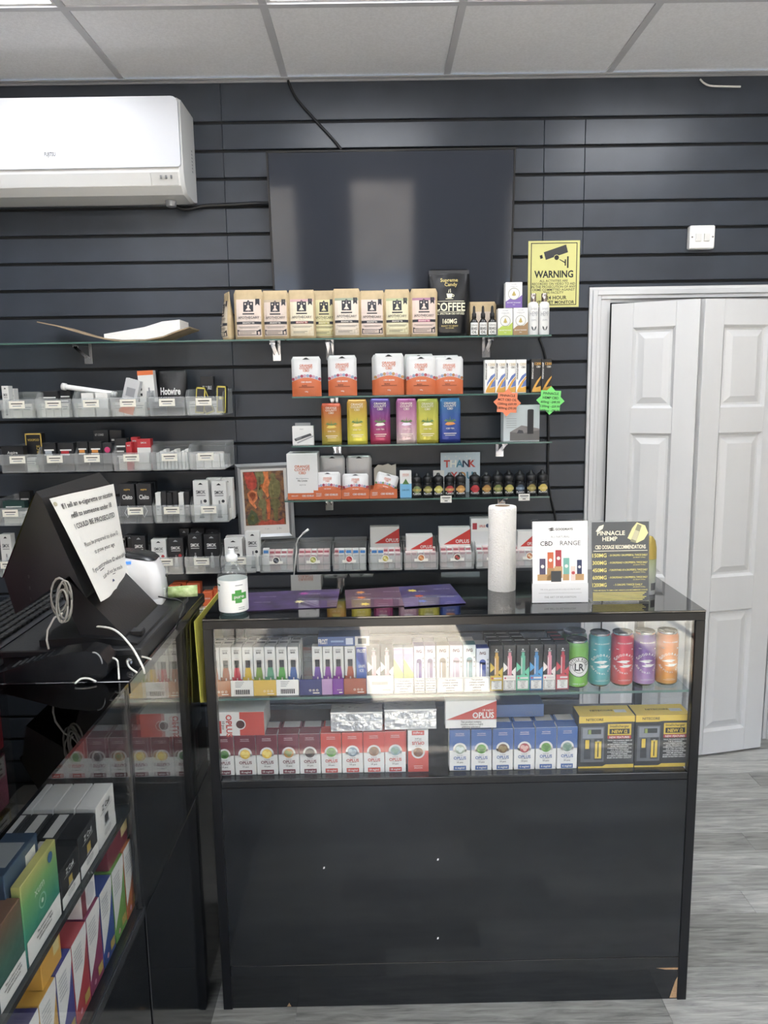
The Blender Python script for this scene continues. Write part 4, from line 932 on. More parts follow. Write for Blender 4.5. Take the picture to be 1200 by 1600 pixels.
# row 4, left part
ROWZ = .810
r4 = [(-14, 44), (175, 230.5), (232, 287), (288.5, 344), (345, 401)]
tx = ['with a white carton left of the till', 'with one black carton beside the notice', 'with black and white cartons behind the printer', 'with two big black coil cartons', 'with two white coil cartons under the picture']
for i, (a, b) in enumerate(r4): bin_px(a, b, 897, 'clear plastic wall bin in the bottom row '+tx[i], 'clear bins, bottom row', n=30+i); filler(a, b, 2, .04, F_, dy=.028)
for x0, x1, y, dk, bd, txt, dy in ((206, 228, 837, 1, '#b8343a', 'black coil carton with a red dot beside the printer', 0), (236, 260, 843, 0, '#b8343a', 'white coil carton with a red dot between black ones', 0), (262, 287, 841, 1, '#b8343a', 'black coil carton with a red dot in a bottom bin', 0), (293, 316, 835, 1, None, 'big black coil carton, the one nearer the printer', 0), (318, 343, 835, 1, None, 'big black coil carton, the one nearer the picture', 0),
                              (350, 379, 842, 0, '#2a2b30', 'short white coil carton under the framed picture', 0), (383, 406, 831, 0, '#2a2b30', 'tall white coil carton in front of the framed picture', 0), (0, 18, 835, 0, None, 'white coil carton left of the till screen', .02)):
    put(x0, x1, y, BKB if dk else WHB, txt, grp=None, spec=coil_spec(dk, badge=bd), dy=dy)
for x0, x1, y, dk in ((188, 200, 838, 1), (196, 210, 836, 1), (280, 296, 826, 1), (298, 320, 826, 1), (322, 342, 828, 1), (240, 262, 838, 1)): put(x0, x1, y, BKB, 'black coil carton in the back row of the bottom bins', grp='black cartons at the back, bottom row', spec=coil_spec(1)[2:], dy=.06)
put(352, 381, 838, WHB, 'white coil carton behind the short one under the picture', spec=coil_spec(0)[2:], dy=.05)
# orange cartons on the lowest row
ROWZ = .615
for i, (a, b) in enumerate(((232, 287), (288.5, 344))): bin_px(a, b, 980, 'clear plastic wall bin of the lowest row with orange cartons, '+('behind the printer', 'behind the sanitizer')[i], 'clear bins, lowest row', n=40+i)
OR2 = C('#d8622c', .45)
for i, (x0, x1, y, dy) in enumerate(((264, 283, 915, .0), (270, 292, 910, .05), (292, 314, 911, .04), (290, 305, 922, -.0), (317, 332, 925, .0), (333, 352, 919, .02))):
    put(x0, x1, y, OR2, 'orange coil carton '+('by the printer cable', 'behind another orange one by the printer', 'with white print, tallest of the orange ones', 'low in front of the tallest', 'low beside the yellow sign', 'behind the sanitizer bottle')[i], grp='orange cartons on the lowest row', spec=[('lettering', [('t', 'GEEKVAPE', 0, .78, .05, WHITE, .6)])], key='or', dy=dy)
# ---- bottom row, middle part: e-liquid bins
ROWZ = .810
PINK = C('#d9c3c0', .45)
mid = [(404, 460, ('#2a2c34', '#7a7f8a'), 'dark berry'), (462, 517.5, ('#9aa03a', '#d8d48a'), 'green and yellow fruit'), (518.5, 573.5, ('#a8303a', '#d86a6a'), 'red berry'), (575, 630, ('#b8a83a', '#e6de9a'), 'pale lemon'), (630.5, 686, ('#c8703a', '#e8b070'), 'orange fruit'), (686.5, 742.5, ('#5a4a3a', '#c8504a'), 'mixed fruit'), (743.5, 799, ('#3a5a9a', '#8ab0d8'), 'blue berry'), (799.5, 855, ('#b8643a', '#e8c8a0'), 'peach'), (856, 911, ('#6a8a4a', '#a8c878'), 'lime')]
TRI = [('red_wedge', [('p', [(-.4, .0), (.5, .0), (.5, .85)], RED, 1)]), ('lettering', [('t', 'OPLUS', .2, .22, .22, WHITE, .5, 3, .02), ('t', '18 mg/ml', .34, .5, .09, WHITE, .2)])]
for i, (a, b, lg, txt) in enumerate(mid):
    c, w = bin_px(a, b, 890, 'clear plastic e-liquid bin with a %s picture label' % txt, 'clear e-liquid bins under the glass shelves', lab=False, logo=lg)
    for j in range(2):
        for q in range(5):
            carton('eliquid_box', .0225, .0225, .062+.012*j, PINK if (i+q) % 3 else WHB, (c-.048+.024*q, CY+.016+.027*j+.006, ROWZ+.0026), 'small pinkish white e-liquid box packed in a fruit-labelled bin', 'box', 'small e-liquid boxes in the bins', [('top_print', [('r', -.4, .4, .82, .94, C('#b0606a', .5), 1), ('r', -.4, .4, .3, .5, C('#c8b8b4', .5), 1)])], 'elb')
bl = C('#3f7fc0', .45)
for q, px in enumerate((411, 529, 540, 551, 562, 580, 590)):
    put(px, px+10, 857.5, WHB, 'little white box with a blue print at the front of an e-liquid bin', name='eliquid_box', grp='blue printed boxes in the bins', spec=[('blue_print', [('r', -.4, .4, .8, .93, bl, 1), ('r', -.3, .3, .66, .7, GREY, 1)])], key='bp', d=.02, dy=-.004)
for x0, x1, y, dy, txt in ((577, 625, 823, .10, 'standing tall behind the lemon bin'), (633.5, 677, 836, .03, 'in the orange fruit bin'), (684.5, 736, 824, .05, 'in the mixed fruit bin'), (808, 838, 830, .03, 'behind the paper towel roll')):
    put(x0, x1, y, WHB, 'white e-liquid carton with a red wedge '+txt, name='eliquid_carton', grp='red wedge cartons in the bins', spec=[(n_, [tuple(list(o)) for o in ops]) for n_, ops in [('red_wedge', [('p', [(-.35, .55), (.5, .55), (.5, .95)], RED, 1)]), ('lettering', [('t', 'OPLUS', .25, .63, .09, WHITE, .44, 3, .02)])]], dy=dy, d=.04)
put(735, 768, 810, C('#cfd0d0', .4), 'silver-edged e-liquid carton with a red panel above the blue berry bin', name='eliquid_carton', spec=[('panel', [('r', -.46, .46, .72, .97, WHB, 1), ('r', -.42, -.2, .76, .9, C('#a8343c', .5), 2), ('c', .34, .84, .1, C('#3a4a6a', .5), 2)]), ('lettering', [('t', 'OPLUS', .06, .83, .05, RED, .3, 2, .02)])], dy=.06, d=.05)
# ---- framed picture leaning at the wall
fa, fb, fc_, fd = oY(365, 727, -.05), oY(457, 722, -.05), oY(461, 846, -.05), oY(376, 841, -.05)
w = ((fb-fa).length+(fc_-fd).length)/2; h = ((fa-fd).length+(fb-fc_).length)/2; ctr = (fa+fb+fc_+fd)/4
pic = thing('framed_picture', 'silver framed print in orange, olive and plum leaning above the bins', 'picture', (ctr.x, -.035, ctr.z-h/2), 0); pic.rotation_euler = (-.03, -.025, 0)
SILV = C('#c4c6c8', .3, .75); fw_ = .022
for nm, pts in (('frame', None),):
    mb = MB()
    for s in (0, 1, 2, 3):
        W2, H2 = w/2, h
        O = [(-W2, 0), (W2, 0), (W2, H2), (-W2, H2)]; I = [(-W2+fw_, fw_), (W2-fw_, fw_), (W2-fw_, H2-fw_), (-W2+fw_, H2-fw_)]; Mi = [((a[0]+b[0])/2, (a[1]+b[1])/2) for a, b in zip(O, I)]
        i, j = s, (s+1) % 4
        for A, B, ya, yb in ((O, Mi, 0, -.009), (Mi, I, -.009, -.001)):
            mb.add([(A[i][0], ya, A[i][1]), (A[j][0], ya, A[j][1]), (B[j][0], yb, B[j][1]), (B[i][0], yb, B[i][1])], [(0, 1, 2, 3)], SILV)
    mb.build('frame', pic)
MB().box(-w/2+.002, w/2-.002, 0, .004, .002, h-.002, C('#5a5b5d', .6)).build('backing', pic)
iw, ih = w-2*fw_, h-2*fw_
MB().rect(-iw/2, iw/2, fw_, h-fw_, -.0006, C('#e3dfd8', .6)).build('mount', pic)
ART = C('#3c2c3a', .6, var=.5, vs=60, vcol='#a8743a', name='plum_speckle_print')
aw0, aw1, az0, az1 = -iw/2+.008, iw/2-.012, fw_+.036, h-fw_-.010
art = MB().rect(aw0, aw1, az0, az1, -.0012, ART); U = lambda a, b: (aw0+(aw1-aw0)*a, az0+(az1-az0)*b)
shapes = [('#b8402c', [(.02, .99), (.26, .99), (.34, .84), (.31, .7), (.2, .64), (.1, .7), (.05, .84)]), ('#d87a42', [(.08, .6), (.2, .67), (.32, .62), (.33, .5), (.24, .42), (.3, .33), (.26, .31), (.12, .44)]), ('#a8502f', [(.12, .58), (.2, .63), (.29, .59), (.28, .52), (.2, .46)]), ('#7c7748', [(.3, .99), (.5, .99), (.52, .84), (.46, .7), (.47, .56), (.4, .46), (.33, .6), (.36, .76)]),
          ('#5f5a36', [(.38, .9), (.44, .9), (.42, .64), (.38, .66)]), ('#dd7a35', [(.5, .99), (.63, .99), (.63, .86), (.66, .78), (.6, .7), (.61, .54), (.58, .5), (.5, .62), (.44, .67), (.38, .71), (.4, .75), (.5, .78), (.53, .86)]), ('#c8602c', [(.52, .46), (.62, .5), (.64, .3), (.6, .1), (.54, .1), (.54, .3)]),
          ('#77703f', [(.67, .93), (.74, .97), (.81, .93), (.8, .86), (.9, .8), (.91, .62), (.86, .5), (.66, .5), (.62, .62), (.64, .78), (.7, .84)]), ('#6b6438', [(.66, .49), (.84, .49), (.9, .36), (.82, .3), (.8, .08), (.72, .06), (.7, .28), (.64, .36)]), ('#a89a5a', [(.7, .76), (.73, .76), (.74, .56), (.71, .56)]),
          ('#716b40', [(.36, .46), (.48, .5), (.57, .42), (.52, .28), (.5, .1), (.42, .1), (.42, .3), (.33, .36)]), ('#4f5a38', [(.04, .14), (.16, .3), (.28, .22), (.34, .08), (.2, .01), (.06, .02)]), ('#8a8a4a', [(.1, .12), (.17, .22), (.23, .16), (.2, .07)]), ('#b8482f', [(.3, .02), (.4, .09), (.5, .06), (.62, .1), (.78, .05), (.96, .12), (.96, .0), (.3, .0)])]
for c_, p_ in shapes: art.flat([U(a, b) for a, b in p_], -.0016, C(c_, .6, var=.35, vs=70))
art.build('print', pic)
MB().text('- 71 60 -', .0, fw_+.02, .005, -.0012, GREY, .05).text('J. Bo', .05, fw_+.021, .007, -.0012, GREY, .03).build('caption', pic)
# ---- white charging cable standing up behind the counter
tag(MB().tube([oY(459, 902, -.26), oY(461, 880, -.26), oY(463, 862, -.262), oY(463, 850, -.265), oY(466, 842, -.268), oY(474, 833, -.27)], .0026, C('#d8d8d4', .4), 8).tube([oY(473, 834, -.27), oY(482, 827, -.271)], .0045, C('#e6e6e2', .35), 8).build('charging_cable'), 'white charging cable with its plug sticking up in front of the bins', 'cable')
# ================================================================== MAIN GLASS COUNTER
CX0, CX1, CYF, CYB, CZT = -.402, .736, -1.408, -1.0, .993
ZB, ZS = .600, .799                         # top of the base board, top of the glass shelf
mc = thing('glass_counter', 'black display counter with a glass front full of vape cartons', 'counter', (0, 0, 0))
LAM = C('#14171a', .12, var=.25, vs=6, name='black_laminate', coat=.2); POST = C('#141518', .28, spec=.3); TOPM = C('#0b0c0e', .03, coat=.5, name='black_glass_top')
pw = .022
for x in (CX0, CX1-pw):
    for y, nm in ((CYF, 'post'), (CYB-pw, 'post')): MB().box(x, x+pw, y, y+pw, 0, CZT-.024, POST, .001).build(nm, mc)
MB().box(CX0, CX1, CYF, CYF+pw, CZT-.024, CZT-.0045, POST, .001).build('top_rail', mc)
MB().box(CX0, CX1, CYB-pw, CYB, CZT-.024, CZT-.0045, POST, .001).build('top_rail', mc)
for x in (CX0, CX1-pw): MB().box(x, x+pw, CYF+pw, CYB-pw, CZT-.024, CZT-.0045, POST, .001).build('side_rail', mc)
MB().box(CX0, CX1, CYF-.001, CYB, CZT-.004, CZT, TOPM, .0008).build('counter_top', mc)
MB().box(CX0+pw, CX1-pw, CYF+.002, CYB-.002, ZB-.018, ZB, C('#111316', .25), .001).build('base_board', mc)
MB().box(CX0+pw+.001, CX1-pw-.001, CYF+.004, CYF+.008, ZB+.001, CZT-.025, GLASS).build('front_glass', mc)
for x in (CX0+.0005, CX1-.004): MB().box(x, x+.0035, CYF+pw+.001, CYB-pw-.001, ZB+.001, CZT-.025, GLASS).build('side_glass', mc)
sh = MB().box(CX0+pw+.002, CX1-pw-.002, CYF+.014, CYB-.03, ZS-.006, ZS, GREENGLASS).build('glass_shelf', mc)
MB().box(CX0+pw+.003, CX1-pw-.003, CYF+.0134, CYF+.0138, ZS-.0058, ZS-.0002, C('#4d6f66', .15)).build('shelf_edge', sh)
MB().box(CX0+pw+.0005, CX1-pw-.0005, CYF+.003, CYF+.018, .118, ZB-.019, LAM).build('front_panel', mc)
MB().box(CX0+pw, CX1-pw, CYF+.001, CYF+.016, .088, .1175, LAM, .001).build('lower_rail', mc)
pl = MB().box(CX0+pw, CX1-pw, CYF+.0035, CYF+.019, .001, .0875, LAM).build('plinth', mc)
CHIP = C('#a8835a', .9, var=.2, vs=200, name='bare_chipboard')
for nm, pts in (('chipped_edge', [(CX1-pw-.0005, .004), (CX1-pw-.0005, .062), (CX1-pw-.006, .050), (CX1-pw-.013, .024), (CX1-pw-.018, .004)]), ('chipped_edge', [(CX1-pw-.0005, .0875), (CX1-pw-.055, .0868), (CX1-pw-.03, .082), (CX1-pw-.0005, .0815)]), ('chipped_edge', [(CX0+.155, .003), (CX0+.166, .003), (CX0+.161, .013)])):
    MB().flat(pts, CYF+.0031, CHIP).build(nm, mc)
for px, py in ((684, 1343), (684, 1466), (506, 1356)):
    p = oY(px, py, CYF+.0026); MB().flat([(p.x-.002, p.z-.003), (p.x+.002, p.z-.002), (p.x+.0026, p.z+.003), (p.x-.001, p.z+.002)], CYF+.0027, WHITE).build('paint_fleck', mc)
for x in (CX0+.008, CX1-.018): MB().box(x, x+.01, CYF+pw, CYB-pw, .03, ZB-.02, LAM).build('side_panel', mc)
MB().box(CX0+pw, CX1-pw, CYB-.05, CYB-.035, .03, ZB-.02, LAM).build('inner_back', mc)

FY = CYF+.03        # front plane of goods behind the glass
def inc(x0, x1, yt, zb, d, dy=0.):
    return fit(x0, x1, yt, FY+dy, zb, d)
# ---- e-liquid cartons on the base: upper colour, lower white
def opl(c, fruit, f2, strength='18 mg/ml', flip=False):
    K = C(c, .35); B = C(c, .4)
    s = [('colour_field', [('r', -.5, .5, .5, 1, K, 1)]), ('fruit_badge', [('c', 0, .53, .33, WHITE, 2), ('r', -.33, .33, .46, .53, WHITE, 2), ('c', 0, .53, .24, C(fruit, .5), 3), ('c', -.09, .555, .11, C(f2, .5), 4), ('c', .1, .545, .09, C(f2, .5), 4), ('c', .02, .49, .09, C(f2, .5), 4)]),
         ('lettering', [('t', 'E-LIQUID', 0, .385, .022, C('#6a6a6c', .5), .42), ('t', 'OPLUS', 0, .315, .07, C(c, .5), .6, 2, .03), ('r', -.18, .18, .258, .264, INK, 1), ('t', '10 pcs', 0, .215, .04, INK, .34)]),
         ('strength_label', [('r', -.3, .3, .02, .125, B, 1), ('t', strength, 0, .075, .045, WHITE, .46, 2, .02)]), ('faint_crest', [('p', [(-.2, .88), (.2, .88), (.0, .94)], C('#d8c8c8', .4), 2)] if 0 else [('r', -.22, .22, .855, .865, C('#e0d0d0', .4), 2), ('t', 'NICOTINE', 0, .905, .03, C('#e0d0d0', .4), .4)])]
    return s
MAR, RD, BLU = '#6e2836', '#c4463a', '#3f63a0'
bx = [(335.5, 365, 1150, MAR, '#4f8a3a', '#2f6a2a', 'green leaf'), (366, 399.5, 1149.5, MAR, '#e0b82f', '#f0d860', 'yellow lily, nearest the green leaf one'), (400, 433.5, 1148.5, MAR, '#e0b82f', '#f0d860', 'yellow lily, second from the green leaf one'), (434.5, 467, 1147.5, MAR, '#b8843a', '#7a8a4a', 'mixed fruit'), (467.5, 500.5, 1147, MAR, '#4a3a3c', '#2f2426', 'dark berry'),
      (501, 533.5, 1146, RD, '#5a9a3a', '#3a7a2a', 'green mint'), (534, 567, 1145, RD, '#7a8a96', '#b0c0c8', 'ice'), (567.5, 600.5, 1144, RD, '#8a5a3a', '#6a3f24', 'brown tobacco'), (601, 634, 1143, RD, '#7f9aa0', '#4f7a6a', 'icy mint'),
      (702, 735, 1140.5, BLU, '#8a9a8a', '#b8c8c8', 'ice'), (736, 768.5, 1140, BLU, '#5a9a3a', '#3a7a2a', 'green mint, between ice and tobacco'), (769.5, 802, 1139, BLU, '#6a4f34', '#8a7a50', 'brown tobacco'), (803, 836, 1138, BLU, '#a84a54', '#d0a8a0', 'red berry'), (837, 869.5, 1137, BLU, '#5a9a3a', '#3a7a2a', 'green mint, next to the red berry'), (870.5, 902.5, 1136, BLU, '#7f9a8a', '#4f7a6a', 'icy mint')]
names = {MAR: 'maroon', RD: 'red', BLU: 'blue'}
mgd = .034
for i, (x0, x1, yt, c, f1, f2, txt) in enumerate(bx):
    loc, w, h = inc(x0, x1, yt, ZB, mgd)
    o = carton('eliquid_carton', w*.985, mgd, h, WHITE, loc, '%s and white e-liquid carton with a %s badge' % (names[c], txt), 'box', 'e-liquid cartons on the counter base', opl(c, f1, f2, '6 mg/ml' if c == BLU else '18 mg/ml'))
    K = C(c, .35); MB().box(-w*.485, w*.485, -mgd/2+.001, mgd/2-.001, h+.0001, h+.0006, K).build('lid', o)
    # the one behind it
    if i not in (9,):
        q = carton('eliquid_carton', w*.985, mgd, h*1.0, C(c, .35), (loc[0]+.004, loc[1]+mgd+.004, loc[2]), '%s e-liquid carton in the second row behind the front cartons' % names[c], 'box', '%s cartons, second row' % names[c])
        MB().box(-w*.4, w*.4, -mgd/2+.001, mgd/2-.001, h+.0001, h+.0006, C('#b8b4b2', .5)).build('top_label', q)
loc, w, h = inc(637, 669.5, 1140.5, ZB, mgd)
o = carton('eliquid_carton', w*.985, mgd, h, WHITE, (loc[0], loc[1], loc[2]+h), 'red and white e-liquid carton standing upside down', 'box', None, opl(RD, '#8a5a3a', '#6a3f24')); o.rotation_euler = (0, PI, 0)
# ---- cartons lying on top of the standing ones
topz = ZB+.118
def lying(x0, x1, y0, y1, d, spec, label, M=WHITE, dy=0., g='cartons lying on the e-liquid cartons'):
    a, b = oY(x0, y1, FY+dy), oY(x1, y0, FY+dy); w, h = b.x-a.x, b.z-a.z
    return carton('eliquid_carton', w, d, h, M, ((a.x+b.x)/2, FY+dy+d/2, a.z), label, 'box', g, spec)
lying(334, 412, 1112, 1150, .10, [('red_field', [('r', .02, .5, 0, 1, C(RD, .35), 1), ('r', -.48, -.34, .1, .64, C(RD, .35), 1)]), ('fruit_badge', [('c', .03, .48, .11, WHITE, 2), ('c', .035, .48, .085, C('#4a2a2a', .5), 3)]), ('lettering', [('t', 'OPLUS', -.19, .42, .22, C(RD, .4), None, 2, .03, -PI/2), ('t', '10 pcs', -.3, .45, .1, INK, None, 2, .01, -PI/2)])], 'red and white e-liquid carton lying on its side on the maroon ones')
FILM = C('#b4b7ba', .16, .6, bump=1., bs=45, name='shrink_film')
lying(517, 597.5, 1112, 1143.5, .05, [('seam', [('r', -.46, .46, .52, .535, WHITE, 1), ('r', -.5, .5, .92, 1, WHB, 1)])], 'silver shrink-wrapped carton lying over the red cartons', FILM, dy=-.004)
lying(601, 682, 1107.5, 1140.5, .05, [('seam', [('r', -.46, .46, .5, .515, WHITE, 1), ('r', -.5, .5, .92, 1, WHB, 1)])], 'silver shrink-wrapped carton lying next to the red wedge carton', FILM, dy=-.004)
lying(696, 776, 1094, 1138.5, .03, [('red_wedge', [('p', [(-.48, .32), (.5, .32), (.5, .98)], C('#b8443c', .4), 1)]), ('lettering', [('t', 'OPLUS', .24, .47, .2, WHITE, .42, 2, .03), ('t', '18 mg/ml', .33, .66, .07, WHITE, .2), ('t', 'This product contains', .0, .24, .07, INK, .4), ('t', 'nicotine which is a highly', .02, .15, .06, INK, .44), ('t', 'addictive substance', .0, .06, .06, INK, .36)]), ('rule', [('r', -.5, .5, .3, .31, GREY, 1)])], 'white e-liquid carton with a red wedge lying above the gap', dy=-.006)
lying(770, 850, 1100, 1121, .07, [('lettering', [('t', 'OPLUS', .28, .3, .3, C('#6a7a9a', .4), .3)])], 'blue e-liquid carton lying behind the red wedge carton', C('#5570a0', .4), dy=.05)
# ---- battery charger cartons
YC = C('#d8b82a', .4); CHB = C('#26282b', .4)
for i, (x0, x1, yt) in enumerate(((904.5, 991.5, 1119), (993, 1078, 1117))):
    loc, w, h = inc(x0, x1, yt, ZB, .06)
    sp = [('yellow_head', [('p', [(-.5, .87), (-.4, .87), (-.1, .87), (.0, .885), (.5, .885), (.5, 1), (-.5, 1)], YC, 1), ('p', [(-.5, 0), (.5, 0), (.5, .07), (.0, .07), (-.06, .035), (-.5, .035)], YC, 1)]),
          ('head_lettering', [('t', 'NITECORE', -.22, .935, .045, INK, .42, 2, .02)]),
          ('charger_picture', [('r', -.46, -.04, .12, .8, C('#5c6066', .4), 1), ('r', -.43, -.06, .58, .78, C('#858990', .4), 2), ('r', -.34, -.10, .66, .75, C('#2a2f30', .3), 3), ('r', -.33, -.28, .66, .745, C('#8a9a4a', .4), 4), ('c', -.33, .615, .035, C('#8a8d92', .4), 3), ('c', -.14, .615, .035, C('#8a8d92', .4), 3), ('r', -.40, -.28, .18, .56, C('#303338', .4), 2), ('r', -.22, -.07, .16, .57, C('#303338', .4), 2)]),
          ('battery_picture', [('r', -.38, -.31, .38, .55, YC, 3), ('r', -.205, -.09, .19, .52, YC, 3), ('r', -.17, -.125, .52, .54, GREY, 3), ('r', -.16, -.14, .22, .5, INK, 4)]),
          ('headline', [('r', .02, .44, .63, .845, YC, 1), ('t', 'Intellicharger', .23, .805, .045, INK, .36, 2, .015), ('r', .05, .41, .655, .755, INK, 2), ('t', 'NEW i2', .23, .705, .06, YC, .28, 4, .03), ('r', .02, .44, .565, .622, C('#b8383c', .4), 1), ('t', 'NEW FEATURES', .23, .594, .038, WHITE, .36, 3, .02)]),
          ('feature_list', [('t', t_, .24, .53-.037*k, .023, WHITE, .44, 2, .02) for k, t_ in enumerate(('TWICE THE CHARGING SPEED OF', 'THE I2 CHARGER', 'ACTIVE CURRENT DISTRIBUTION', '(ACD) TECHNOLOGY', 'COMPATIBLE WITH LiFe, 3.7V,', '4.2V, 4.35V BATTERIES', 'CHARGING PROGRAM OPTIMIZED', 'FOR IMR BATTERIES', 'AUTOMATIC CURRENT SELECTION', 'BASED ON BATTERY CAPACITY'))])]
    o = carton('charger_carton', w, .06, h, CHB, loc, 'black and yellow battery charger carton '+('next to the blue cartons', 'in the corner of the counter'), 'box', 'battery charger cartons', sp) if 0 else carton('charger_carton', w, .06, h, CHB, loc, 'black and yellow battery charger carton '+('touching the blue e-liquid cartons', 'in the corner beside the counter post')[i], 'box', 'battery charger cartons', sp, 'chg')
    MB().box(-w/2+.001, w/2-.001, -.029, .029, h+.0001, h+.0006, YC).build('lid', o)
    mb = MB(); v, f, W = text_geo('NITECORE', .02); k_ = .008/CAPH
    mb.add([(a*k_-W*k_/2-.005, b*k_-.004, h+.0009) for a, b in v], f, INK); mb.build('lid_lettering', o)
    MB().box(.024, .052, -.012, .004, h+.0007, h+.0010, C('#c8c8c4', .5)).build('barcode_label', o)
# ---- upper shelf: vape cartons in display trays
def vape_spec(col, head='#e9e8e4', txt='GOLD BAR', cap='#2a2a2c', ghost='#d8d4ce'):
    K = C(col, .35); G = C(ghost, .5)
    return [('lettering', [('t', txt.split()[0], 0, .93, .028, INK, .5), ('t', txt.split()[-1], 0, .88, .036, INK, .6, 2, .03)]), ('colour_wedge', [('p', [(-.5, 0), (.5, 0), (.5, .3), (-.5, .36)], K, 1)]), ('bottle_outline', [('r', -.32, .32, .3, .7, G, 1), ('c', 0, .7, .32, G, 1)]),
            ('device_picture', [('r', -.22, .22, .56, .72, C(cap, .3), 2), ('p', [(-.3, .02), (.3, .02), (.32, .4), (.22, .56), (-.22, .56), (-.32, .4)], K, 3), ('r', -.06, .06, .14, .34, C('#e8d8d0', .4), 4)])]
gold = [(326, 343, '#c87a4a', 'peach'), (343.5, 361, '#9a4a24', 'brown'), (361.5, 378, '#c8304a', 'red'), (378.5, 395.5, '#e0bc2a', 'yellow'), (396, 413, '#7a9a3a', 'olive green'), (413.5, 430.5, '#5aa07a', 'sea green'), (431.5, 448.5, '#4fa03a', 'bright green'), (449.5, 466.5, '#3a5fa0', 'blue'), (487.5, 504, '#6a4a9a', 'violet'), (504.5, 519.5, '#8a4aa0', 'plum'), (520.5, 537, '#8a2f9a', 'purple'), (538.5, 555.5, '#a84f24', 'rust')]
def gput(x0, x1, yt, M, label, spec, grp, d=.022, dy=.012, name='vape_carton', key=None, lid=None):
    loc, w, h = inc(x0, x1, yt, ZS, d, dy)
    o = carton(name, w*.98, d, h, M, loc, label, 'box', grp, spec, key)
    if lid: MB().box(-w*.48, w*.48, -d/2+.001, d/2-.001, h+.0001, h+.0005, lid).build('lid', o)
    return o, loc, w, h
for i, (x0, x1, c, txt) in enumerate(gold):
    o, loc, w, h = gput(x0, x1, 1012-.009*(x0-326), WHITE, 'white vape carton showing a slim %s bottle-shaped device' % txt, vape_spec(c), 'white vape cartons with slim devices')
    if i < 8 or i > 9:
        for j in (1, 2):
            q = carton('vape_carton', w*.98, .022, h, WHITE, (loc[0]+.002*j, loc[1]+.0235*j, loc[2]), 'white vape carton in the rows behind the slim-device cartons', 'box', 'white vape cartons, back rows')
            MB().box(-w*.36, w*.36, -.006, .004, h+.0002, h+.0005, C('#77787a', .5)).build('lid_lettering', q)
def lip(x0, x1, ht, M, label, spec=None, d=.05, yb=1098):
    """low display tray: floor, sides and a front lip"""
    c, w = span(x0, x1, 1090, FY-.006); h = ht
    t = thing('display_tray', label, 'display tray', (c, FY-.006+d/2, ZS+.0003), 0, 'display trays on the counter shelf')
    mb = MB(); mb.box(-w/2, w/2, -d/2, -d/2+.0012, 0, h, M)
    for s in (-1, 1): mb.box(s*(w/2-.0006)-.0006, s*(w/2-.0006)+.0006, -d/2+.0014, d/2, 0, h*.8, M)
    mb.build('tray_body', t)
    if spec: deco(t, w, h, -d/2, spec)
BARC = [('barcode', [('r', -.32+.045*i, -.32+.045*i+.02*(1+i % 2), .12, .42, INK, 1) for i in range(15)]), ('lettering', [('r', -.3, .1-.05*i, .88-.1*i, .92-.1*i, GREY, 1) for i in range(4)])]
ICON = [('icon_row', [('o', -.02+.16*i, .3, .03, .05, CREAM, 1) for i in range(3)]+[('r', .1, .4, .1, .16, CREAM, 1)])]
lh = .038
for x0, x1, c, sp, txt in ((325.5, 361, '#b06a3a', ICON, 'peach brown tray lip under the peach and brown vape cartons'), (361.5, 396.5, '#eeece6', BARC, 'white barcoded tray lip under the red and yellow vape cartons'), (397, 432, '#d8b23a', ICON, 'yellow tray lip under the green vape cartons'), (432.5, 467, '#eeece6', BARC, 'white barcoded tray lip under the bright green and blue vape cartons'),
                       (468.5, 503, '#2f3570', ICON, 'navy tray lip under the violet vape carton'), (503.5, 519.5, '#b08ab8', None, 'lilac tray lip between the navy and purple ones'), (520, 537, '#7a2f9a', ICON, 'purple tray lip under the purple vape carton'), (538, 572.5, '#a04a22', ICON, 'rust tray lip under the rust vape carton'), (573.5, 614.5, '#e6e2da', [('lettering', [('r', -.3, .3, .5, .66, C('#a8a49c', .5), 1), ('r', .1, .4, .15, .25, C('#b8b4ac', .5), 1)])], 'off-white tray lip under the black and pink vape cartons')):
    lip(x0, x1, lh*(1 if x0 < 573 else 1.15), C(c, .45), txt, sp)
# frost cartons
def frost_spec(a, b):
    return [('panel', [('r', -.5, .5, .02, .98, C(a, .35), 1), ('p', [(-.5, .2), (.5, .0), (.5, .4), (-.5, .75)], C(b, .35), 2)]), ('lettering', [('t', 'FROST', 0, .9, .07, WHITE, .8, 3, .03), ('t', 'GRAPE', 0, .56, .06, WHITE, .66, 3, .01), ('t', 'ICE', 0, .46, .06, WHITE, .4, 3, .01)])]
gput(556.5, 573, 1010, WHITE, 'blue carton reading grape ice beside the rust vape carton', frost_spec('#3f4a9a', '#4a6ab8'), 'frost vape cartons')
for x0, x1, txt in ((615, 630, 'next to the black and pink cartons'), (630.5, 646, 'next to the purple carton')): gput(x0, x1, 1012, WHITE, 'pale lilac carton with a lime green window '+txt, frost_spec('#b9a3c4', '#bcc85a')[:1]+[('lettering', [('t', 'FROST', 0, .9, .07, WHITE, .8, 3, .03)])], 'frost vape cartons')
z_ = ZS+.0875
a, b = oY(497, 1010, FY+.012), oY(577, 994, FY+.012)
carton('vape_carton', b.x-a.x, .05, b.z-a.z, C('#3a5a9a', .35), ((a.x+b.x)/2, FY+.012+.025, a.z), 'blue and white carton lying flat on top of the vape cartons', 'box', None, [('white_end', [('r', .22, .5, 0, 1, WHB, 1), ('r', .28, .44, .2, .8, INK, 2)]), ('lettering', [('t', 'FROST', -.4, .5, .5, WHITE, .18, 2, .03), ('r', -.25, .0, .4, .6, C('#88a8d8', .4), 1), ('r', .04, .18, .15, .85, C('#c8d4e8', .4), 1)])])
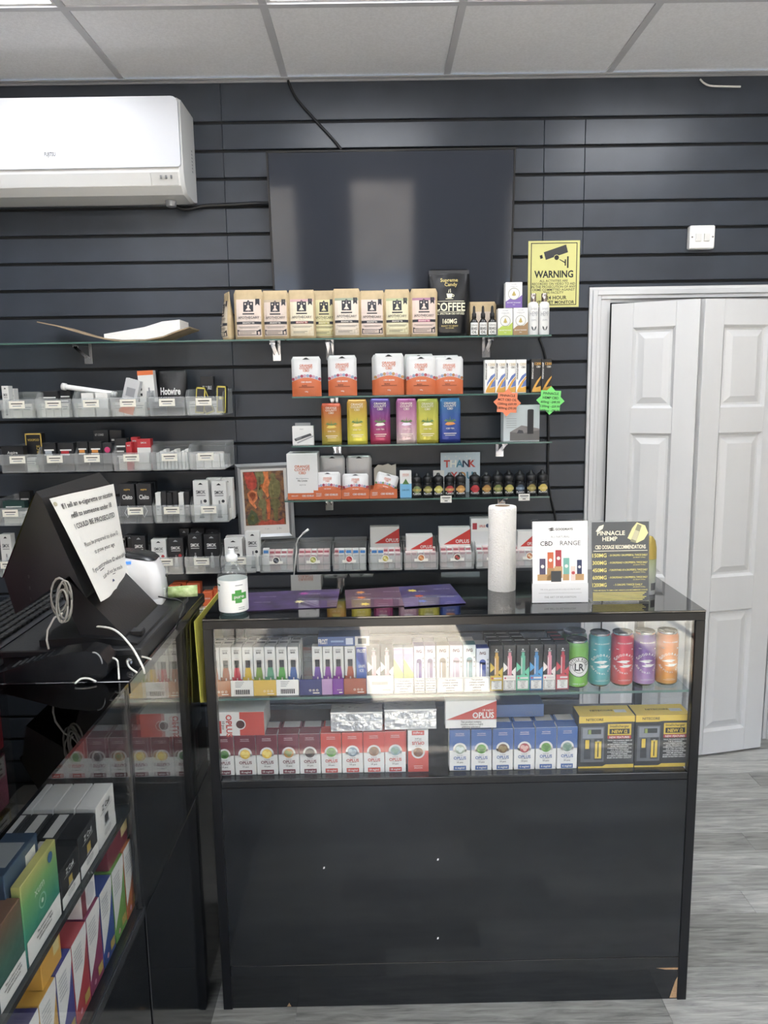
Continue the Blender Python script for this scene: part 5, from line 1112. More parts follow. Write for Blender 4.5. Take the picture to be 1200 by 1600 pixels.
# black/pink device cartons
def stick_spec(dev, acc, low='#ece9e4', warn=True):
    D = C(dev, .3); A = C(acc, .35); Lw = C(low, .4)
    s = [('accent', [('p', [(-.5, .62), (-.1, .5), (-.5, .4)], A, 1), ('p', [(.5, .52), (.1, .4), (.5, .28)], A, 1)]), ('device_picture', [('r', -.17, .17, .33, .76, D, 2), ('r', -.11, .11, .76, .84, D, 2), ('r', -.06, .06, .4, .7, C('#ffffff' if 0 else '#e8dcdc', .4), 3) if 0 else ('r', -.13, -.08, .36, .72, C('#e8e0e0', .4), 3)]), ('brand_mark', [('c', -.02, .9, .07, WHITE, 2), ('r', -.15, .15, .855, .868, WHITE, 2)]),
         ('flavour_panel', [('r', -.5, .5, .0, .33, Lw, 1), ('c', -.34, .27, .08, C('#c8506a', .4), 2), ('r', -.2, .4, .25, .29, C('#d8d0d0', .4), 2)])]
    if warn: s.append(('warning_label', [('r', -.44, .44, .02, .22, WHITE, 2), ('r', -.44, .44, .02, .025, INK, 3), ('r', -.44, .44, .215, .22, INK, 3), ('r', -.44, -.41, .02, .22, INK, 3), ('r', .41, .44, .02, .22, INK, 3)]+[('t', t_, 0, .195-.033*k, .018, INK, .7, 3, .02) for k, t_ in enumerate(('This product', 'contains', 'nicotine', 'which is a', 'highly'))]))
    return s
STK = C('#1e1f22', .35)
for x0, x1 in ((574, 594), (594.5, 614.5)): gput(x0, x1, 1006, STK, 'black and white carton with a pale pink stick device behind the off-white tray lip', stick_spec('#d8a8b0', '#e8e4e0', warn=False), 'black and pink vape cartons', d=.025)
stick = [(766, 786, '#c89a3a', '#d8b82a', '#d8b82a', 'amber'), (786.5, 806.5, '#d88a9a', '#e8e4e0', '#ebe6e0', 'pink with white arrows, next to the amber one'), (807, 827.5, '#5ab89a', '#5ac8a0', '#5ac8a0', 'mint green'), (828, 848.5, '#3a8ac8', '#3a9ad8', '#3a8fd0', 'blue'), (849, 868.5, '#d88a9a', '#e8dcd8', '#ebe6e0', 'pink with white arrows, next to the red one'), (869.5, 889.5, '#b8303c', '#c8323f', '#c8404a', 'red')]
for i, (x0, x1, dv, ac_, lo, txt) in enumerate(stick):
    loc, w, h = inc(x0, x1, 1008.5-.4*i, ZS, .025); o = carton('vape_carton', w*.985, .025, h, STK, loc, 'black vape carton with a stick device, '+txt, 'box', 'black stick vape cartons', stick_spec(dv, ac_, lo))
    for j in (1, 2, 3):
        if i in (3, 4) and j > 1: continue
        q = carton('vape_carton', w*.985, .025, h, STK, (loc[0]-.002*j, loc[1]+.0265*j, loc[2]), 'black vape carton in the rows behind the black stick cartons', 'box', 'black stick cartons, back rows')
        MB().box(-w*.4, w*.4, -.007, -.002, h+.0002, h+.0005, C('#d8d8d4', .5) if i != 5 else C('#c04a50', .5)).build('lid_stripe', q)
# cartons with a capsule window and warning lips
ivg = [(646.5, 663, '#5a2f9a', '#e4d8ea', 'purple'), (663.5, 680.5, '#8a6f9a', '#e4dce8', 'mauve'), (681.5, 702, '#9a8a78', '#dcd8d2', 'taupe'), (702.5, 723, '#c8b0c8', '#e6dce6', 'lilac'), (723.5, 743.5, '#3a8a9a', '#dce6e8', 'teal'), (744, 764.5, '#2f4fa8', '#dce2ee', 'royal blue')]
for i, (x0, x1, c, bg_, txt) in enumerate(ivg):
    K = C(c, .35)
    o, loc, w, h = gput(x0, x1, 1010-.5*i+(0, 0, 0, 0, 0, 6)[i], C(bg_, .4), 'pale vape carton with a rounded %s device window' % txt, [('lettering', [('t', 'IVG', 0, .885, .065, C('#5a2a3a', .4), .5, 2, .03)]), ('device_picture', [('r', -.24, .24, .2, .66, K, 1), ('c', 0, .66, .24, K, 1), ('r', -.16, -.06, .2, .62, C('#f0eaf0', .35), 2)]), ('side_icons', [('r', .34, .44, .7-.1*k, .74-.1*k, GREY, 1) for k in range(3)])], 'pale vape cartons with device windows', lid=K, d=.03)
    carton('vape_carton', w*.98, .03, h, C(bg_, .4), (loc[0]-.001, loc[1]+.0315, loc[2]), 'pale vape carton in the second row behind the device windows', 'box', 'pale vape cartons, second row')
WL = lambda n: [('border', [('r', -.48, .48, .04, .06, INK, 1), ('r', -.48, .48, .94, .96, INK, 1), ('r', -.48, -.465, .04, .96, INK, 1), ('r', .465, .48, .04, .96, INK, 1)]), ('lettering', [('t', t_, 0, .84-.175*k, .1, INK, .86, 2, .02) for k, t_ in enumerate(('This product', 'contains nicotine', 'which is a highly', 'addictive', 'substance'))])]
for x0, x1, txt in ((616, 646.5, 'under the lilac and lime cartons'), (648, 663.5, 'under the purple window'), (665, 681.5, 'under the mauve window'), (683, 724, 'under the taupe and lilac windows'), (725, 765, 'under the teal and blue windows')):
    lip(x0, x1, .036, C('#efeeea', .45), 'white tray lip with a nicotine warning '+txt, WL(1))
# ---- drink cans
ALUM = C('#c2c4c6', .22, 1.)
def canmesh(R, H):
    k = ('can', round(R, 4), round(H, 4))
    if k in _bm: return _bm[k]
    top = MB().lathe([(R*.86, H*.955), (R*.9, H*.985), (R*.9, H*.995), (R*.86, H), (R*.82, H*.985), (R*.3, H*.982)], ALUM, 24).mesh('can_end')
    bot = MB().lathe([(R*.72, .0005), (R*.8, 0), (R*.97, H*.04)], ALUM, 24).mesh('can_base')
    tab = MB().prism([(.007*math.cos(2*PI*i/12), .012*math.sin(2*PI*i/12)) for i in range(12)], H*.984, H*.99, ALUM, 'z').mesh('ring_pull')
    _bm[k] = (top, bot, tab); return _bm[k]
def can(x0, x1, yt, dy, stops, label, spec, H=None, txtcol=WHITE, grp='drink cans on the counter shelf'):
    c, w = span(x0, x1, 1040, FY+dy); R = w/2; Y = FY+dy+R; H = oY((x0+x1)/2, yt, FY+dy+R*.2).z-ZS-.0006
    t = thing('drink_can', label, 'can', (c, Y, ZS+.0003), 0, grp)
    a, b, tb = canmesh(R, H); link('can_end', a, t); link('can_base', b, t); link('ring_pull', tb, t)
    MB().lathe([(R*.97, H*.04), (R, H*.06), (R, H*.91), (R*.86, H*.955)], grad('can_'+stops[0][1][1:]+stops[-1][1][1:], stops, .3), 32, cap=False).build('can_body', t)
    wrapf = lambda a, b: -math.sqrt(max(1e-9, (R+.0005)**2-min(a*a, R*R*.985)))
    spec(t, R, H, wrapf, txtcol)
    return t
def arc_text(mb, s, R, cz, rad, size, f, M, top=True, spread=1.9):
    n = len(s)
    for i, ch in enumerate(s):
        a = (i-(n-1)/2)/max(1, n-1)*spread
        ang = (PI/2-a) if top else (-PI/2+a)
        mb.text(ch, rad*math.cos(ang), cz+rad*math.sin(ang), size, f, M, None, .02, 'c', -a if top else a)
def gr_spec(t, R, H, f, M):
    mb = MB(); cz = H*.44
    arc_text(mb, 'GOODRAYS', R, cz, R*.86, R*.2, f, M, True, 2.3); arc_text(mb, 'NATURAL CBD', R, cz, R*.9, R*.16, f, M, False, 2.3)
    mb.text('RELAX & UNWIND', 0, H*.82, R*.13, f, M, R*1.3).build('lettering', t)
    g = MB(); L = [(-.72, .12), (-.3, .3), (.15, .32), (.5, .22), (.1, .1), (.3, .0), (-.2, .04)]; 
    g.flat([(a*R, cz+b*R) for a, b in L], f, M); g.flat([(-a*R, cz-b*R-.05*R) for a, b in L], f, M); g.build('emblem', t)
    s = MB(); s.rect(-.55*R, .6*R, H*.115, H*.12, f, M, 6); s.rect(-.3*R, .35*R, H*.135, H*.139, f, M, 4); s.disc(.68*R, H*.7, R*.07, f, M).rect(-.75*R, -.55*R, H*.70, H*.71, f, M).build('small_print', t)
def lr_spec(t, R, H, f, M):
    cz = H*.47; f1 = lambda a, b: f(a, b)-.0004; f2 = lambda a, b: f(a, b)-.0008
    mb = MB(); mb.disc(0, cz, R*.92, f, INK, 24); mb.disc(0, cz, R*.86, f1, WHITE, 24); mb.ring(0, cz, R*.52, R*.56, f2, INK); mb.build('emblem', t)
    g = MB(); arc_text(g, 'LITTLE RICKS', R, cz, R*.70, R*.2, f2, INK, True, 2.7); g.text('LR', 0, cz-.02*R, R*.6, f2, INK, R*.8, .03); g.text('HEMP ELIXIR', 0, H*.1, R*.13, f1, WHITE, R); g.build('lettering', t)
can(882, 921, 989, .055, [(0, '#6a9a4a'), (.9, '#5f8a55'), (1, '#5a7a5a')], 'green drink can standing behind the one with the round emblem', lambda *a: None)
can(887, 923.5, 1002, .0, [(0, '#7ac23a'), (.9, '#6aa83a'), (1, '#5f9a45')], 'lime green drink can with a round black and white emblem', lr_spec)
for x0, x1, yt, st, txt in ((924, 958.5, 990.5, [(0, '#5aa8a8'), (.5, '#3a98a4'), (1, '#3f97a0')], 'teal'), (959.5, 994, 989.5, [(0, '#d85a4a'), (.5, '#cf3f4a'), (1, '#c8384f')], 'coral red'), (994.5, 1029.5, 988.5, [(0, '#b08ac0'), (.5, '#7f5a9a'), (1, '#64478f')], 'purple'), (1030.5, 1064.5, 987.5, [(0, '#d89a3a'), (.5, '#d8843a'), (1, '#cf6f34')], 'orange')):
    can(x0, x1, yt, .006, st, 'slim %s drink can with a white wave emblem' % txt, gr_spec, grp='slim drink cans')
# ---- yellow sign sheet hanging in the gap beside the counter
p = [oY(296, 973, CYF-.004), oZ(327, 939, CZT), oY(303, 1131, CYF-.004)]
xg = CX0-.0075
sgn = thing('warning_sheet', 'yellow surveillance sign hanging edge-on in the gap between the counters', 'sign', (xg, CYF+.02, 0))
top = CZT+.008; 
mb = MB(); mb.add([(-.0085, -.03, top-.01), (-.002, .22, top-.005), (.004, .22, .70), (-.004, -.03, .80), (-.007, -.03, top-.01), (-.0005, .22, top-.005), (.0055, .22, .70), (-.0025, -.03, .80)], [(3, 2, 1, 0), (4, 5, 6, 7), (0, 1, 5, 4), (1, 2, 6, 5), (2, 3, 7, 6), (3, 0, 4, 7)], C('#b8b23c', .5)); mb.build('sheet', sgn)
mb = MB()
for y0_, y1_, z0_, z1_ in ((-.018, -.015, .82, top-.03), (.0, .2, top-.034, top-.03), (.05, .15, .93, .95), (.06, .12, .86, .9)): mb.add([(-.0092, y0_, z0_), (-.0090, y1_, z0_), (-.0090, y1_, z1_), (-.0092, y0_, z1_)], [(0, 1, 2, 3)], INK)
mb.build('black_print', sgn)
# ================================================================== ON THE COUNTER TOP
T0 = CZT+.0004
# hand sanitizer
c = oZ(365, 958, CZT); R = .0335
t = thing('sanitizer_bottle', 'clear hand sanitizer bottle with a white label and green cross', 'bottle', (c.x, c.y+.006, T0))
CLR = glass('clear_bottle', '#f8fbfb', 1.4, .02, body=.05)
MB().lathe([(R*.9, 0), (R, .004), (R, .088), (R*.93, .098), (R*.6, .111), (R*.36, .117), (R*.34, .122)], CLR, 28).build('bottle_body', t)
MB().lathe([(R*.38, .1222), (R*.42, .123), (R*.42, .134), (R*.3, .137), (R*.22, .14), (R*.2, .150)], C('#dfe3e3', .3), 18).build('cap', t)
g = lambda a, b: -math.sqrt(max(1e-9, (R+.0006)**2-min(a*a, R*R*.99))); g1 = lambda a, b: g(a, b)-.0005; g2 = lambda a, b: g(a, b)-.0009
MB().lathe([(R+.0005, .008), (R+.0005, .082)], C('#f0f1ee', .5), 32, cap=False).build('label', t)
GRN = C('#3f9a3a', .45)
MB().rect(.10*R, .95*R, .037, .053, g1, GRN, 6).rect(.32*R, .72*R, .030, .060, g1, GRN, 4).build('green_cross', t)
MB().text('pure', .55*R, .045, .0075, g2, WHITE, .6*R, .02).build('lettering', t)
MB().rect(-.95*R, -.7*R, .069, .073, g1, C('#2f6a5a', .4), 3).rect(-.95*R, -.8*R, .055, .058, g1, GREY, 2).rect(.35*R, .8*R, .07, .072, g1, GREY, 3).rect(.5*R, .85*R, .018, .0195, g1, GREY, 3).rect(.5*R, .85*R, .014, .0155, g1, GREY, 3).build('small_print', t)
MB().lathe([(R*.86, .003), (R*.95, .006), (R*.95, .066), (R*.9, .067)], glass('gel', '#e8f2f2', 1.2), 24).build('gel', t)
# paper towel roll
c = oZ(787, 925, CZT); R = .0345; H = .212
t = thing('paper_towel_roll', 'white paper towel roll standing upright on the counter', 'paper roll', (c.x, c.y+.03, T0), .3)
TOW = C('#efede8', .9, bump=.9, bs=260, name='embossed_tissue')
MB().lathe([(R, 0), (R*1.01, .01), (R*1.0, H*.5), (R*1.01, H-.004), (R*.97, H), (R*.55, H+.001)], TOW, 32, cap=False).lathe([(R*.55, H+.001), (R*.53, H-.03), (R*.53, .02)], C('#a8927a', .8), 20, cap=False).build('roll', t)
MB().prism([(R*1.0, -.006), (R*1.03, -.003), (R*1.01, .010), (R*.99, .008)], .0, H*.99, TOW, 'z').build('loose_flap', t, None, (0, 0, -1.75))
MB().lathe([(R*.52, .001), (R*.52, H-.004)], C('#a8927a', .8), 20, cap=False).build('core', t)
# acrylic stands
def stand(x0, x1, yt, yb, M, label, spec, rz=0., sheetcol=None):
    a, b = oZ(x0, yb, CZT), oZ(x1, yb, CZT); Yf = (a.y+b.y)/2; w = b.x-a.x; h = oY((x0+x1)/2, yt, Yf+.01).z-CZT
    t = thing('acrylic_sign_stand', label, 'sign stand', ((a.x+b.x)/2, Yf, T0), rz)
    mb = MB(); lean = .02
    mb.add([(-w/2, 0, .0), (w/2, 0, 0), (w/2, lean, h), (-w/2, lean, h), (-w/2, .003, 0), (w/2, .003, 0), (w/2, lean+.003, h), (-w/2, lean+.003, h)], [(0, 1, 2, 3), (7, 6, 5, 4), (0, 3, 7, 4), (1, 5, 6, 2), (3, 2, 6, 7), (0, 4, 5, 1)], ACRYL)
    mb.box(-w/2, w/2, .0032, .028, 0, .003, ACRYL); mb.build('acrylic_holder', t)
    k = lean/h
    f = lambda x_, z_: k*z_-.0006
    mb = MB(); mb.rect(-w/2+.002, w/2-.002, .004, h-.004, f, M); s = mb.build('sheet', t)
    for nm, ops in spec:
        m2 = MB()
        for op in ops:
            ly = op[-1]; ff = lambda x_, z_, ly=ly: k*z_-.0008-.0003*ly
            if op[0] == 'r': m2.rect(op[1]*w, op[2]*w, op[3]*h, op[4]*h, ff, op[5])
            elif op[0] == 't': m2.text(op[1], op[2]*w, op[3]*h, op[4]*h, ff, op[5], op[6]*w, op[7])
            elif op[0] == 'p': m2.flat([(q*w, v*h) for q, v in op[1]], ff, op[2])
            elif op[0] == 'c': m2.disc(op[1]*w, op[2]*h, op[3]*w, ff, op[4])
        m2.build(nm, t)
    return t
WD = C('#c09a68', .6); LT = C('#8a8c8e', .6)
def tubep(x, z0, z1, ww, c): return [('r', x-ww/2, x+ww/2, z0, z1, C(c, .5), 2), ('c', x, (z0+z1)/2, ww*.3, WHITE, 3)]
stand(830.5, 920, 813, 942, C('#f1f2f2', .5), 'white advertising sheet of tubes on wooden blocks in an acrylic stand', [
    ('lettering', [('t', 'GOODRAYS', .07, .885, .026, INK, .34, .02, 2), ('t', 'ALL NATURAL', 0, .795, .024, LT, .38, .0, 2), ('t', 'CBD', -.24, .715, .052, INK, .27, .01, 2), ('t', 'RANGE', .18, .718, .052, C('#5a5c5e', .5), .46, .0, 2), ('t', 'CBD drinks, gummies and oils to help you relax & unwind', 0, .165, .014, LT, .76, .0, 2), ('t', 'THE ART OF RELAXATION', 0, .07, .022, LT, .84, .0, 2), ('r', -.38, .38, .118, .121, LT, 2)]),
    ('emblem', [('p', [(-.22, .888), (-.14, .905), (-.1, .895), (-.16, .885)], INK, 2), ('p', [(-.2, .872), (-.14, .885), (-.09, .875), (-.16, .865)], INK, 2)]),
    ('table_picture', [('r', -.495, .495, .005, .235, C('#dcdfe2', .5), 1)]),
    ('block_picture', [('r', -.4, -.14, .27, .345, WD, 1), ('r', -.23, -.1, .27, .42, C('#b08a58', .6), 1), ('r', -.1, .04, .3, .44, WD, 1), ('r', .05, .16, .27, .345, WD, 1), ('r', .26, .42, .27, .345, WD, 1)]),
    ('tube_picture', tubep(-.31, .345, .535, .105, '#4f4a66')+tubep(-.17, .42, .61, .105, '#c8643a')+tubep(-.03, .44, .635, .105, '#b03a44')+tubep(.11, .345, .54, .105, '#6fb0a4')+tubep(.34, .345, .515, .085, '#2f3a5f')+[('r', .19, .27, .265, .44, C('#e0cdc4', .5), 2), ('c', .23, .36, .03, C('#b8444a', .5), 3), ('r', -.16, .02, .255, .385, C('#3f4448', .5), 3)])], rz=-.01)
PG = C('#e8dc7a', .5); PWH = C('#f4f0d8', .5)
stand(922.5, 1016, 814, 941, C('#55595c', .14, name='grey_glossy_sheet'), 'dark grey dosage sheet with pale yellow lettering in an acrylic stand', [
    ('lettering', [('t', 'PINNACLE', -.16, .845, .05, PWH, .62, .02, 2), ('t', 'HEMP', -.18, .775, .05, PWH, .36, .02, 2), ('t', 'CBD DOSAGE RECOMMENDATIONS', 0, .675, .045, PWH, .86, .02, 2), ('r', -.46, .46, .625, .632, PWH, 2)]),
    ('dose_list', [x for k, (m_, t_) in enumerate((('150MG', '20 DROPS/1 DROPPERFUL TWICE DAILY'), ('300MG', '10 DROPS/HALF A DROPPERFUL TWICE DAILY'), ('450MG', '7 DROPS/THIRD OF A DROPPERFUL TWICE DAILY'), ('600MG', '10 DROPS/HALF A DROPPERFUL TWICE DAILY'), ('1200MG', '5 DROPS TWICE DAILY'))) for x in (('t', m_, -.355, .575-.09*k, .045, PG, .24, .02, 2), ('t', '- '+t_, .13, .575-.09*k, .022, PG, .66, .02, 2), ('t', '(20 DROPS TOTAL)', .32, .545-.09*k, .012, PG, .24, .01, 2))]),
    ('small_print', [('r', -.47, .44-.03*(k % 3), .115-.018*k, .124-.018*k, PG, 2) for k in range(6)]+[('t', 'THESE ARE EQUAL TO 20MG A DAY, WHICH IS OUR RECOMMENDED DOSAGE', 0, .148, .016, PG, .92, .02, 2)]),
    ('leaf_mark', [('p', [(-.42, .865), (-.36, .93), (-.28, .95), (-.3, .9), (-.36, .87)], PWH, 2)]), ('splash_picture', [('p', [(.12, .78), (.2, .9), (.28, .97), (.42, .93), (.47, .84), (.4, .76), (.28, .72)], C('#e8e0a0', .5), 1), ('p', [(.17, .74), (.26, .72), (.36, .93), (.29, .95)], C('#8a8a70', .4), 2), ('p', [(.19, .77), (.27, .745), (.32, .86), (.25, .88)], C('#c8c4a0', .4), 3)])], rz=.0)
# aerosol behind the stands
c = oZ(1016, 931, CZT); R = .018
t = thing('air_freshener', 'gold-topped air freshener can half hidden behind the dark dosage sheet', 'aerosol', (c.x, c.y+.022, T0)); R = .0185
MB().lathe([(R*.94, 0), (R, .004), (R, .085), (R*.99, .088)], grad('aerosol_print', [(0, '#c8ccd4'), (.25, '#b8c0b8'), (1, '#8f9a70')], .3), 22).build('can_body', t)
MB().lathe([(R*1.0, .0885), (R, .094), (R*.97, .115), (R*.8, .132), (R*.45, .142), (R*.1, .144)], C('#a8923a', .35, .4), 22).build('cap', t)
MB().rect(.1*R, .8*R, .012, .03, lambda a, b: -math.sqrt(max(1e-9, (R+.0005)**2-a*a)), C('#5a5c60', .5), 4).build('barcode', t)
# purple leaflets in clear sleeves lying flat
PUR = C('#2c2038', .3, var=.5, vs=22, vcol='#5f4880', name='purple_leaflet'); DPU = C('#352a50', .3, var=.5, vs=12, vcol='#56508a')
def leaflet(q, M, label, ly, stars):
    P4 = [oZ(x, y, CZT) for x, y in q]; z = T0+.0002+.0016*ly
    o = MB().add([(p.x, p.y, z) for p in P4]+[(p.x, p.y, z+.0012) for p in P4], [(3, 2, 1, 0), (4, 5, 6, 7), (0, 1, 5, 4), (1, 2, 6, 5), (2, 3, 7, 6), (3, 0, 4, 7)], M).build('leaflet'); tag(o, label, 'leaflet', 'purple leaflets on the counter')
    lerp = lambda u, v: (P4[0]*(1-u)+P4[1]*u)*(1-v)+(P4[3]*(1-u)+P4[2]*u)*v
    for (u, v, c_) in stars:
        s = MB(); p = lerp(u, v); s.add([(p.x+.014*(1 if k % 2 else .5)*math.cos(k*PI/7), p.y+.014*(1 if k % 2 else .5)*math.sin(k*PI/7), z+.0015) for k in range(14)], [tuple(range(14))], C(c_, .4)); s.build('flower_print', o)
    s = MB(); v_, f_, W_ = text_geo('THINC PURE', .01)
    for u, v in ((.15, .7), (.62, .75), (.6, .35), (.12, .4)):
        p = lerp(u, v); k_ = .005/CAPH; s.add([(p.x+a*k_, p.y+b*k_, z+.0015) for a, b in v_], f_, C('#d8ccd8', .4))
    s.build('lettering', o)
    sl = MB().add([(p.x, p.y, z+.0019) for p in P4], [(0, 1, 2, 3)], ACRYL); sl.build('clear_sleeve', o)
leaflet([(370, 956), (526, 949), (531, 921), (388, 927)], PUR, 'purple leaflet in a clear sleeve lying beside the sanitizer bottle', 0, [(.62, .8, '#b04a9a'), (.6, .35, '#d8cc8a')])
leaflet([(541, 951), (640, 947), (632, 917), (539, 923)], C('#5a3f5a', .3, var=.5, vs=14, vcol='#6a5060'), 'plum leaflet with orange flowers lying in the middle of the counter', 0, [(.25, .8, '#d88a3a'), (.25, .5, '#d8703a'), (.3, .15, '#e0c04a')])
leaflet([(632, 950), (728, 944), (703, 914), (623, 919)], DPU, 'dark violet leaflet overlapping the plum one', 1, [(.22, .75, '#e0c83a'), (.3, .45, '#c8503a'), (.32, .2, '#4a6ac8')])
# ================================================================== LEFT COUNTERS (their glass side faces the customer, +X)
XL, ZL, YJ = -.420, 1.025, -1.866
LB = C('#0f1114', .10, coat=.3, name='black_gloss_board')
# far unit carrying the till
cb = thing('till_counter', 'black gloss counter unit carrying the till, meeting the glass counter', 'counter', (0, 0, 0))
YB1 = -1.30
MB().box(-.92, XL, YJ+.006, YB1, ZL-.022, ZL, LB, .001).build('counter_top', cb)
MB().box(XL-.006, XL-.002, YJ+.008, YB1-.002, .604, ZL-.023, GLASS).build('side_glass', cb)
MB().box(XL-.03, XL-.012, YJ+.008, YB1-.002, .60, ZL-.023, C('#0c0d0f', .08)).build('dark_inside_sheet', cb)  # added black sheet standing in for the unlit inside, strengthens the glass reflection
MB().box(XL-.02, XL-.001, YJ+.007, YB1, .09, .60, LB, .001).build('lower_panel', cb)
MB().box(XL-.024, XL-.004, YJ+.007, YB1, .001, .088, LB).build('plinth', cb)
MB().box(-.92, XL-.03, YB1-.016, YB1-.001, .001, ZL-.023, LB).build('end_panel', cb)
MB().box(XL-.001, XL+.0012, YJ+.006, YB1, ZL-.021, ZL-.003, C('#6a6d70', .12, .9)).build('edge_strip', cb)
# near glass unit
ca = thing('side_display_counter', 'low glass display counter with coloured vape cartons along the side', 'counter', (0, 0, 0))
YN, ZA, ZAS = -2.95, .622, .812
MB().box(-.90, XL, YN, YJ, ZL-.006, ZL, glass('dark_glass_top', '#3a4044'), 0).build('glass_top', ca)
MB().box(XL-.005, XL-.001, YN, YJ-.012, ZA+.001, ZL-.007, GLASS).build('side_glass', ca)
for y in (YJ-.0095, YJ-.0005): MB().box(XL-.009, XL, y-.0065, y, ZA-.02, ZL-.007, C('#3c3e41', .2, .7)).build('corner_profile', ca)
MB().box(-.89, XL-.012, YJ-.006, YJ-.002, ZA, ZL-.007, C('#0d0f11', .15)).build('end_panel', ca)
MB().box(-.90, -.885, YN, YJ, .001, ZL-.007, LB).build('rear_panel', ca)
MB().box(-.88, XL-.007, YN, YJ-.008, ZAS-.008, ZAS, C('#2a3032', .1)).build('shelf_board', ca)
MB().box(-.885, XL, YN, YJ, ZA-.022, ZA, C('#15171a', .3)).build('base_board', ca)
MB().box(XL-.02, XL-.002, YN, YJ-.001, .09, ZA-.0225, LB).build('lower_panel', ca)
MB().box(XL-.024, XL-.006, YN, YJ-.001, .001, .0885, LB).build('plinth', ca)
MB().box(XL, XL+.0015, YN, YJ, ZA-.020, ZA-.004, C('#4a4c4f', .2, .6)).build('edge_strip', ca)
# cartons in the near unit: faces turned to +X
XF = XL-.014
def side_carton(xa, xb, line, ytop, zb, M, label, spec, grp, d=.06, name='vape_carton', dx=0., hh=None):
    ya, yb = oX(xa, line(xa), XF).y, oX(xb, line(xb), XF).y
    h = hh or oX(xb, ytop, XF).z-zb
    return carton(name, (yb-ya)*.98, d, h, M, (XF-d/2-dx, (ya+yb)/2, zb+.0004), label, 'box', grp, spec, None, PI/2)
l1_ = lambda x: 1255+(215-x)*1.558; l2_ = lambda x: 1412+(225-x)*2.21
WARN = ('warning_label', [('r', -.48, .48, .01, .30, WHITE, 2)]+[('t', t_, 0, .25-.05*k, .03, INK, .86, 3, .02) for k, t_ in enumerate(('This product contains', 'nicotine which is a highly', 'addictive substance', ''))])
def zspec(dark):
    T = WHITE if dark else INK
    return [('lettering', [('t', 'Z Coil', 0, .8, .12, T, .6, 2, .02), ('r', -.3, .3, .68, .69, T, 1)]), ('coil_picture', [('r', -.1, .1, .38, .58, C('#d8b84a' if dark else '#3a3c40', .35, .4), 2), ('r', -.14, .14, .34, .38, GREY, 2)]), WARN]
G1 = 'cartons on the side counter shelf'
h1 = oX(176, 1224, XF).z-ZAS
side_carton(156, 183, l1_, 0, ZAS, WHITE, 'white coil carton at the far end of the side counter shelf', zspec(0), G1, hh=h1, d=.03)
for j in (1, 2, 3):
    o = side_carton(156, 183, l1_, 0, ZAS, WHITE, 'white coil carton standing behind the first white one in the side counter', [('lettering', [('r', -.3, .3, .8, .84, INK, 1)])], 'white coil cartons behind, side counter', hh=h1, d=.03, dx=.032*j)
h2 = h1*.93
for xa, xb, txt in ((127.5, 155.5, 'touching the white ones'), (98.5, 127, 'touching the green and yellow carton')):
    side_carton(xa, xb, l1_, 0, ZAS, C('#16171a', .3), 'black coil carton with a gold coil picture '+txt, zspec(1), G1, hh=h2 if xa > 120 else h2*.88, d=.03)
    for j in (1, 2, 3): 
        o = side_carton(xa, xb, l1_, 0, ZAS, C('#16171a', .3), 'black coil carton in the inner rows of the side counter', [('lettering', [('r', -.3, .3, .8, .82, GREY, 1)])], 'black coil cartons behind, side counter', hh=h2, d=.03, dx=.032*j)
        MB().box(-.03, .03, -.01, .004, h2+.0002, h2+.0006, C('#d8d8d4', .5)).build('lid_label', o)
h3 = oX(88, 1308, XF).z-ZAS
GRAD = grad('green_yellow_print', [(0, '#1f7a78'), (.4, '#2f9a7a'), (.75, '#7ab86a'), (1, '#c8c46a')], .35)
side_carton(44, 98, l1_, 0, ZAS, GRAD, 'green and yellow display carton with pale lettering in the side counter', [('lettering', [('t', 'xum', -.05, .72, .1, C('#c8e0c0', .4), .36, 2, .01)]), ('badge', [('c', .3, .88, .07, C('#2f5f8a', .4), 2)]), ('emblem', [('o', .0, .52, .08, .1, C('#8ac8a8', .4), 2), ('c', 0, .52, .03, C('#c8e8d0', .4), 2)]), WARN], G1, hh=h3, d=.012)
side_carton(0, 43.5, l1_, 0, ZAS, grad('brown_teal_print', [(0, '#1f5a58'), (.5, '#3a6a5a'), (1, '#7a5a44')], .4), 'brown and teal display carton beside the green one', [WARN], G1, hh=h3*.9, d=.09)
side_carton(-75, -.5, l1_, 0, ZAS, C('#17191c', .35), 'black carton next to the brown and teal one', [WARN], G1, hh=h3*.8, d=.09)
o = side_carton(40, 90, l1_, 0, ZAS+h3*.86+.001, C('#2f4a66', .35), 'navy carton with a grey warning panel lying behind the green one', [('lettering', [('r', .1, .4, .3, .7, WHITE, 1)])], None, hh=.034, d=.10, dx=.015)
MB().box(-.03, .022, -.045, .04, .0345, .0350, C('#9aa0a4', .5)).build('warning_panel', o)
side_carton(40, 90, l1_, 0, ZAS, C('#24405c', .35), 'navy carton standing under the lying navy one', None, None, hh=h3*.86, d=.10, dx=.015)
# clear plastic packs at the back of the shelf
CPK = glass('clear_pack', '#dfe6e8', 1.45, .05, body=.12)
for i in range(4):
    p = oX(60+18*i, 1235-12*i, -.58); q = MB(); q.lathe([(.018, 0), (.024, .01), (.024, .03), (.012, .036)], CPK, 14); o = q.build('clear_pack', None, (-.57-.01*(i % 2), p.y+.05, ZAS+.0005)); tag(o, 'round clear plastic pack at the back of the side counter shelf', 'pack', 'clear packs in the side counter')
    MB().lathe([(.0125, .0365), (.013, .04), (.008, .042)], C('#b8bcc0', .3), 12).build('lid', o)
